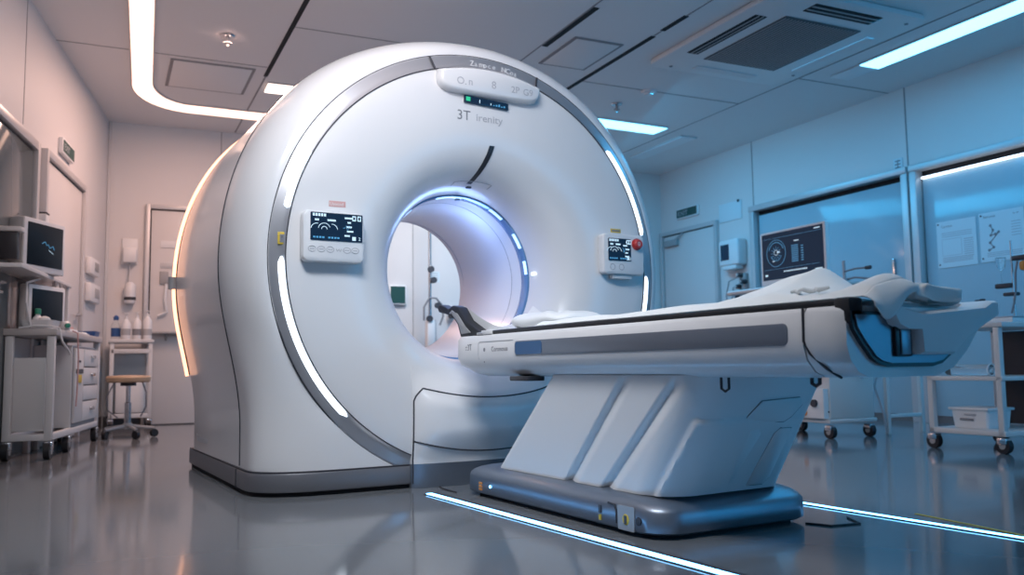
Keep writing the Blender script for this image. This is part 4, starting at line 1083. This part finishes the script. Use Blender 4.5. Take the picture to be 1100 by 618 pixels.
# right lab table on castors
t=thing('lab_trolley','white open lab trolley with shelves at the right edge','trolley',W(-.06,3.02),RY)
X1,Y1=.485,.62
m=MB(); m.box(-.03,X1+.02,-.02,Y1+.02,.715,.745,CARTW,.006); m.build('tabletop',t)
for x,y in ((0,.0),(X1-.025,.0),(0,Y1-.02),(X1-.025,Y1-.02)):
    m=MB(); m.box(x-.018,x+.018,y-.018,y+.018,.095,.715,CARTW,.004); m.build('leg',t); castor(t,x,y,.044)
m=MB(); m.box(-.018,X1,-.018,Y1,.41,.435,CARTW,.004); m.build('shelf_board',t)
m=MB(); m.box(-.018,X1,-.018,Y1,.095,.125,CARTW,.004); m.build('lower_shelf',t)
m=MB(); m.box(-.0,X1-.03,Y1-.012,Y1-.006,.13,.71,BLACKP); m.build('back_panel',t)
t=thing('storage_crate','white plastic crate on the lower shelf of the right trolley','crate',W(.13,3.20,.126),RY)
m=MB(); m.loft([[(x,y,0) for x,y in rrect(.23,.20,.02)],[(x,y,.105) for x,y in rrect(.25,.22,.02)]],WHITE2); m.build('crate_body',t)
m=MB(); m.box(-.135,.135,-.12,.12,.105,.122,WHITE2,.006); m.build('lid',t)
m=MB(); m.box(-.06,.03,-.1135,-.108,.045,.058,INK,.002); m.box(-.03,.05,-.1135,-.110,.075,.085,INKL,.002); m.build('handle_slot',t)
t=thing('glass_cylinder','clear glass cylinder lying on the middle shelf of the right trolley','cylinder',W(.10,3.14,.435),RY)
m=MB(); m.cyl((-.13,0,.036),(.16,0,.036),.034,CLEAR,n=24); m.build('tube',t)
m=MB(); m.tube([(.16,.036*math.cos(R(d)),.037+.034*math.sin(R(d))) for d in range(0,360,15)],.005,WHITE2,6,closed=True); m.tube([(.155,.018*math.cos(R(d)),.036+.018*math.sin(R(d))) for d in range(0,360,20)],.004,INKL,6,closed=True); m.build('end_ring',t)
# retort stand and glassware on top
t=thing('retort_stand','lab stand with dark clamps and tubing on the right trolley','lab stand',W(.24,3.34,.746),RY)
m=MB(); m.box(-.10,.08,-.06,.06,0,.012,WHITE2,.004); m.build('base_plate',t)
m=MB(); m.cyl((.05,0,.012),(.05,0,.50),.006,CHROME,n=10); m.build('rod',t)
m=MB(); m.box(.06,.17,-.02,.02,.375,.405,INKD,.008); m.box(.11,.17,-.03,.02,.31,.37,AMBER,.015); m.build('upper_clamp',t)
m=MB(); m.box(-.06,.045,-.02,.02,.215,.245,INKD,.008); m.build('middle_clamp',t)
m=MB(); m.box(-.01,.08,-.02,.02,.165,.188,INKD,.008); m.build('lower_clamp',t)
m=MB(); m.tube([(.10,-.02,.37),(.09,-.03,.30),(.085,-.03,.20),(.07,-.03,.12),(.05,-.03,.06)],.006,INK,8); m.build('tubing',t)
m=MB(); m.lathe([(.004,0),(.004,.08),(.022,.10),(.03,.16)],CLEAR,16,M=Matrix.Translation((.0,-.03,.24))); m.build('funnel',t)
def glassware(name,label,a,b,prof,cap=None):
    t=thing(name,label,'glassware',W(a,b,.746),RY)
    m=MB(); m.lathe(prof,CLEAR,18); m.build('glass_body',t)
    m=MB(); z=prof[-1][1]; m.lathe([(.018,z),(.018,z+.02),(.012,z+.024)],INKD,14); m.build('stopper',t)
glassware('glass_flask','stoppered conical flask at the left end of the right trolley top',.10,3.27,[(.04,0),(.042,.008),(.016,.09),(.014,.13)])
glassware('glass_bottle','slim stoppered glass bottle beside the lab stand base',.17,3.22,[(.022,0),(.024,.01),(.024,.09),(.01,.11),(.01,.13)])
t=thing('blue_box','pale flat lab box on the right trolley top','box',W(.33,3.19,.746),RY)
m=MB(); m.box(-.09,.09,-.06,.06,0,.028,WHITE2,.005); m.build('box_body',t)
m=MB(); m.box(-.092,.092,-.062,.062,.028,.036,INKL,.003); m.build('lid',t)

# ================================================================== LIGHTS
def area(name, loc, target, sx, sy, power, col, spread=180):
    l=bpy.data.lights.new(name,'AREA'); l.shape='RECTANGLE'; l.size=sx; l.size_y=sy; l.energy=power; l.color=col; l.spread=R(spread)
    o=bpy.data.objects.new(name,l); COL.objects.link(o); o.location=loc
    d=(Vector(target)-Vector(loc)).normalized(); o.rotation_euler=d.to_track_quat('-Z','Y').to_euler(); return o
area('warm_ceiling_lamp', W(-3.5,-.75,HC-.05), W(-3.5,-.8,0), 1.6,.4, 56, (1.0,.62,.50))
area('neutral_ceiling_lamp', W(1.9,-1.3,HC-.05), W(.3,-.2,.8), 1.2,.7, 44, (.88,.93,1.0), 98)
area('uplight_fill', W(1.6,-1.0,2.2), W(-.6,-1.1,3.5), 1.6,1.0, 20, (1.0,.86,.84), 120)  # added light hanging in mid-air without a fixture, brightens the ceiling
area('behind_scanner_lamp', W(-4.3,1.6,HC-.06), W(-5.6,1.7,1.0), 1.2,.4, 24, (.92,.95,1.0), 110)
area('blue_rear_fill', W(AF-.1,3.4,1.5), W(-1,3.0,2.4), 2.2,2.4, 40, (.015,.46,1.0), 150)  # unseen area light added by the front wall, washes the right side blue
area('blue_right_fill', W(-.2,3.6,HC-.05), W(-.2,3.62,0), 3.6,.5, 36, (.015,.48,1.0))  # added blue light with no fixture of its own, tints the right side
area('cool_ceiling_lamp', W(-3.6,3.0,HC-.06), W(-3.4,3.6,0), 2.2,.5, 58, (.05,.54,1.0))
p=bpy.data.lights.new('bore_lamp','POINT'); p.energy=2.6; p.color=(.28,.46,1.0); p.shadow_soft_size=.08
o=bpy.data.objects.new('bore_lamp',p); COL.objects.link(o); o.location=(-.45,.12,1.20)
w=bpy.data.worlds.new('world'); SC.world=w; w.use_nodes=True
w.node_tree.nodes['Background'].inputs[0].default_value=(.02,.025,.035,1); w.node_tree.nodes['Background'].inputs[1].default_value=1

# ================================================================== CAMERA
f,yaw,pit,rol,cx,cy,cz=940,2.6232,.0914,-.013,3.6226,-1.908,.5206
d=Vector((math.cos(yaw)*math.cos(pit),math.sin(yaw)*math.cos(pit),math.sin(pit)))
r=Vector((math.sin(yaw),-math.cos(yaw),0)); u=r.cross(d)
r2=r*math.cos(rol)+u*math.sin(rol); u2=u*math.cos(rol)-r*math.sin(rol)
cam=bpy.data.cameras.new('camera'); cam.sensor_width=36; cam.lens=36*f/1100; cam.clip_start=.05
co=bpy.data.objects.new('camera',cam); COL.objects.link(co)
co.matrix_world=Matrix(((r2.x,u2.x,-d.x,cx),(r2.y,u2.y,-d.y,cy),(r2.z,u2.z,-d.z,cz),(0,0,0,1)))
SC.camera=co
cam.dof.use_dof=True; cam.dof.focus_distance=3.1; cam.dof.aperture_fstop=3.5
vs=SC.view_settings; vs.view_transform='Standard'; vs.look='None'; vs.exposure=-.08; vs.gamma=1.; vs.use_curve_mapping=False
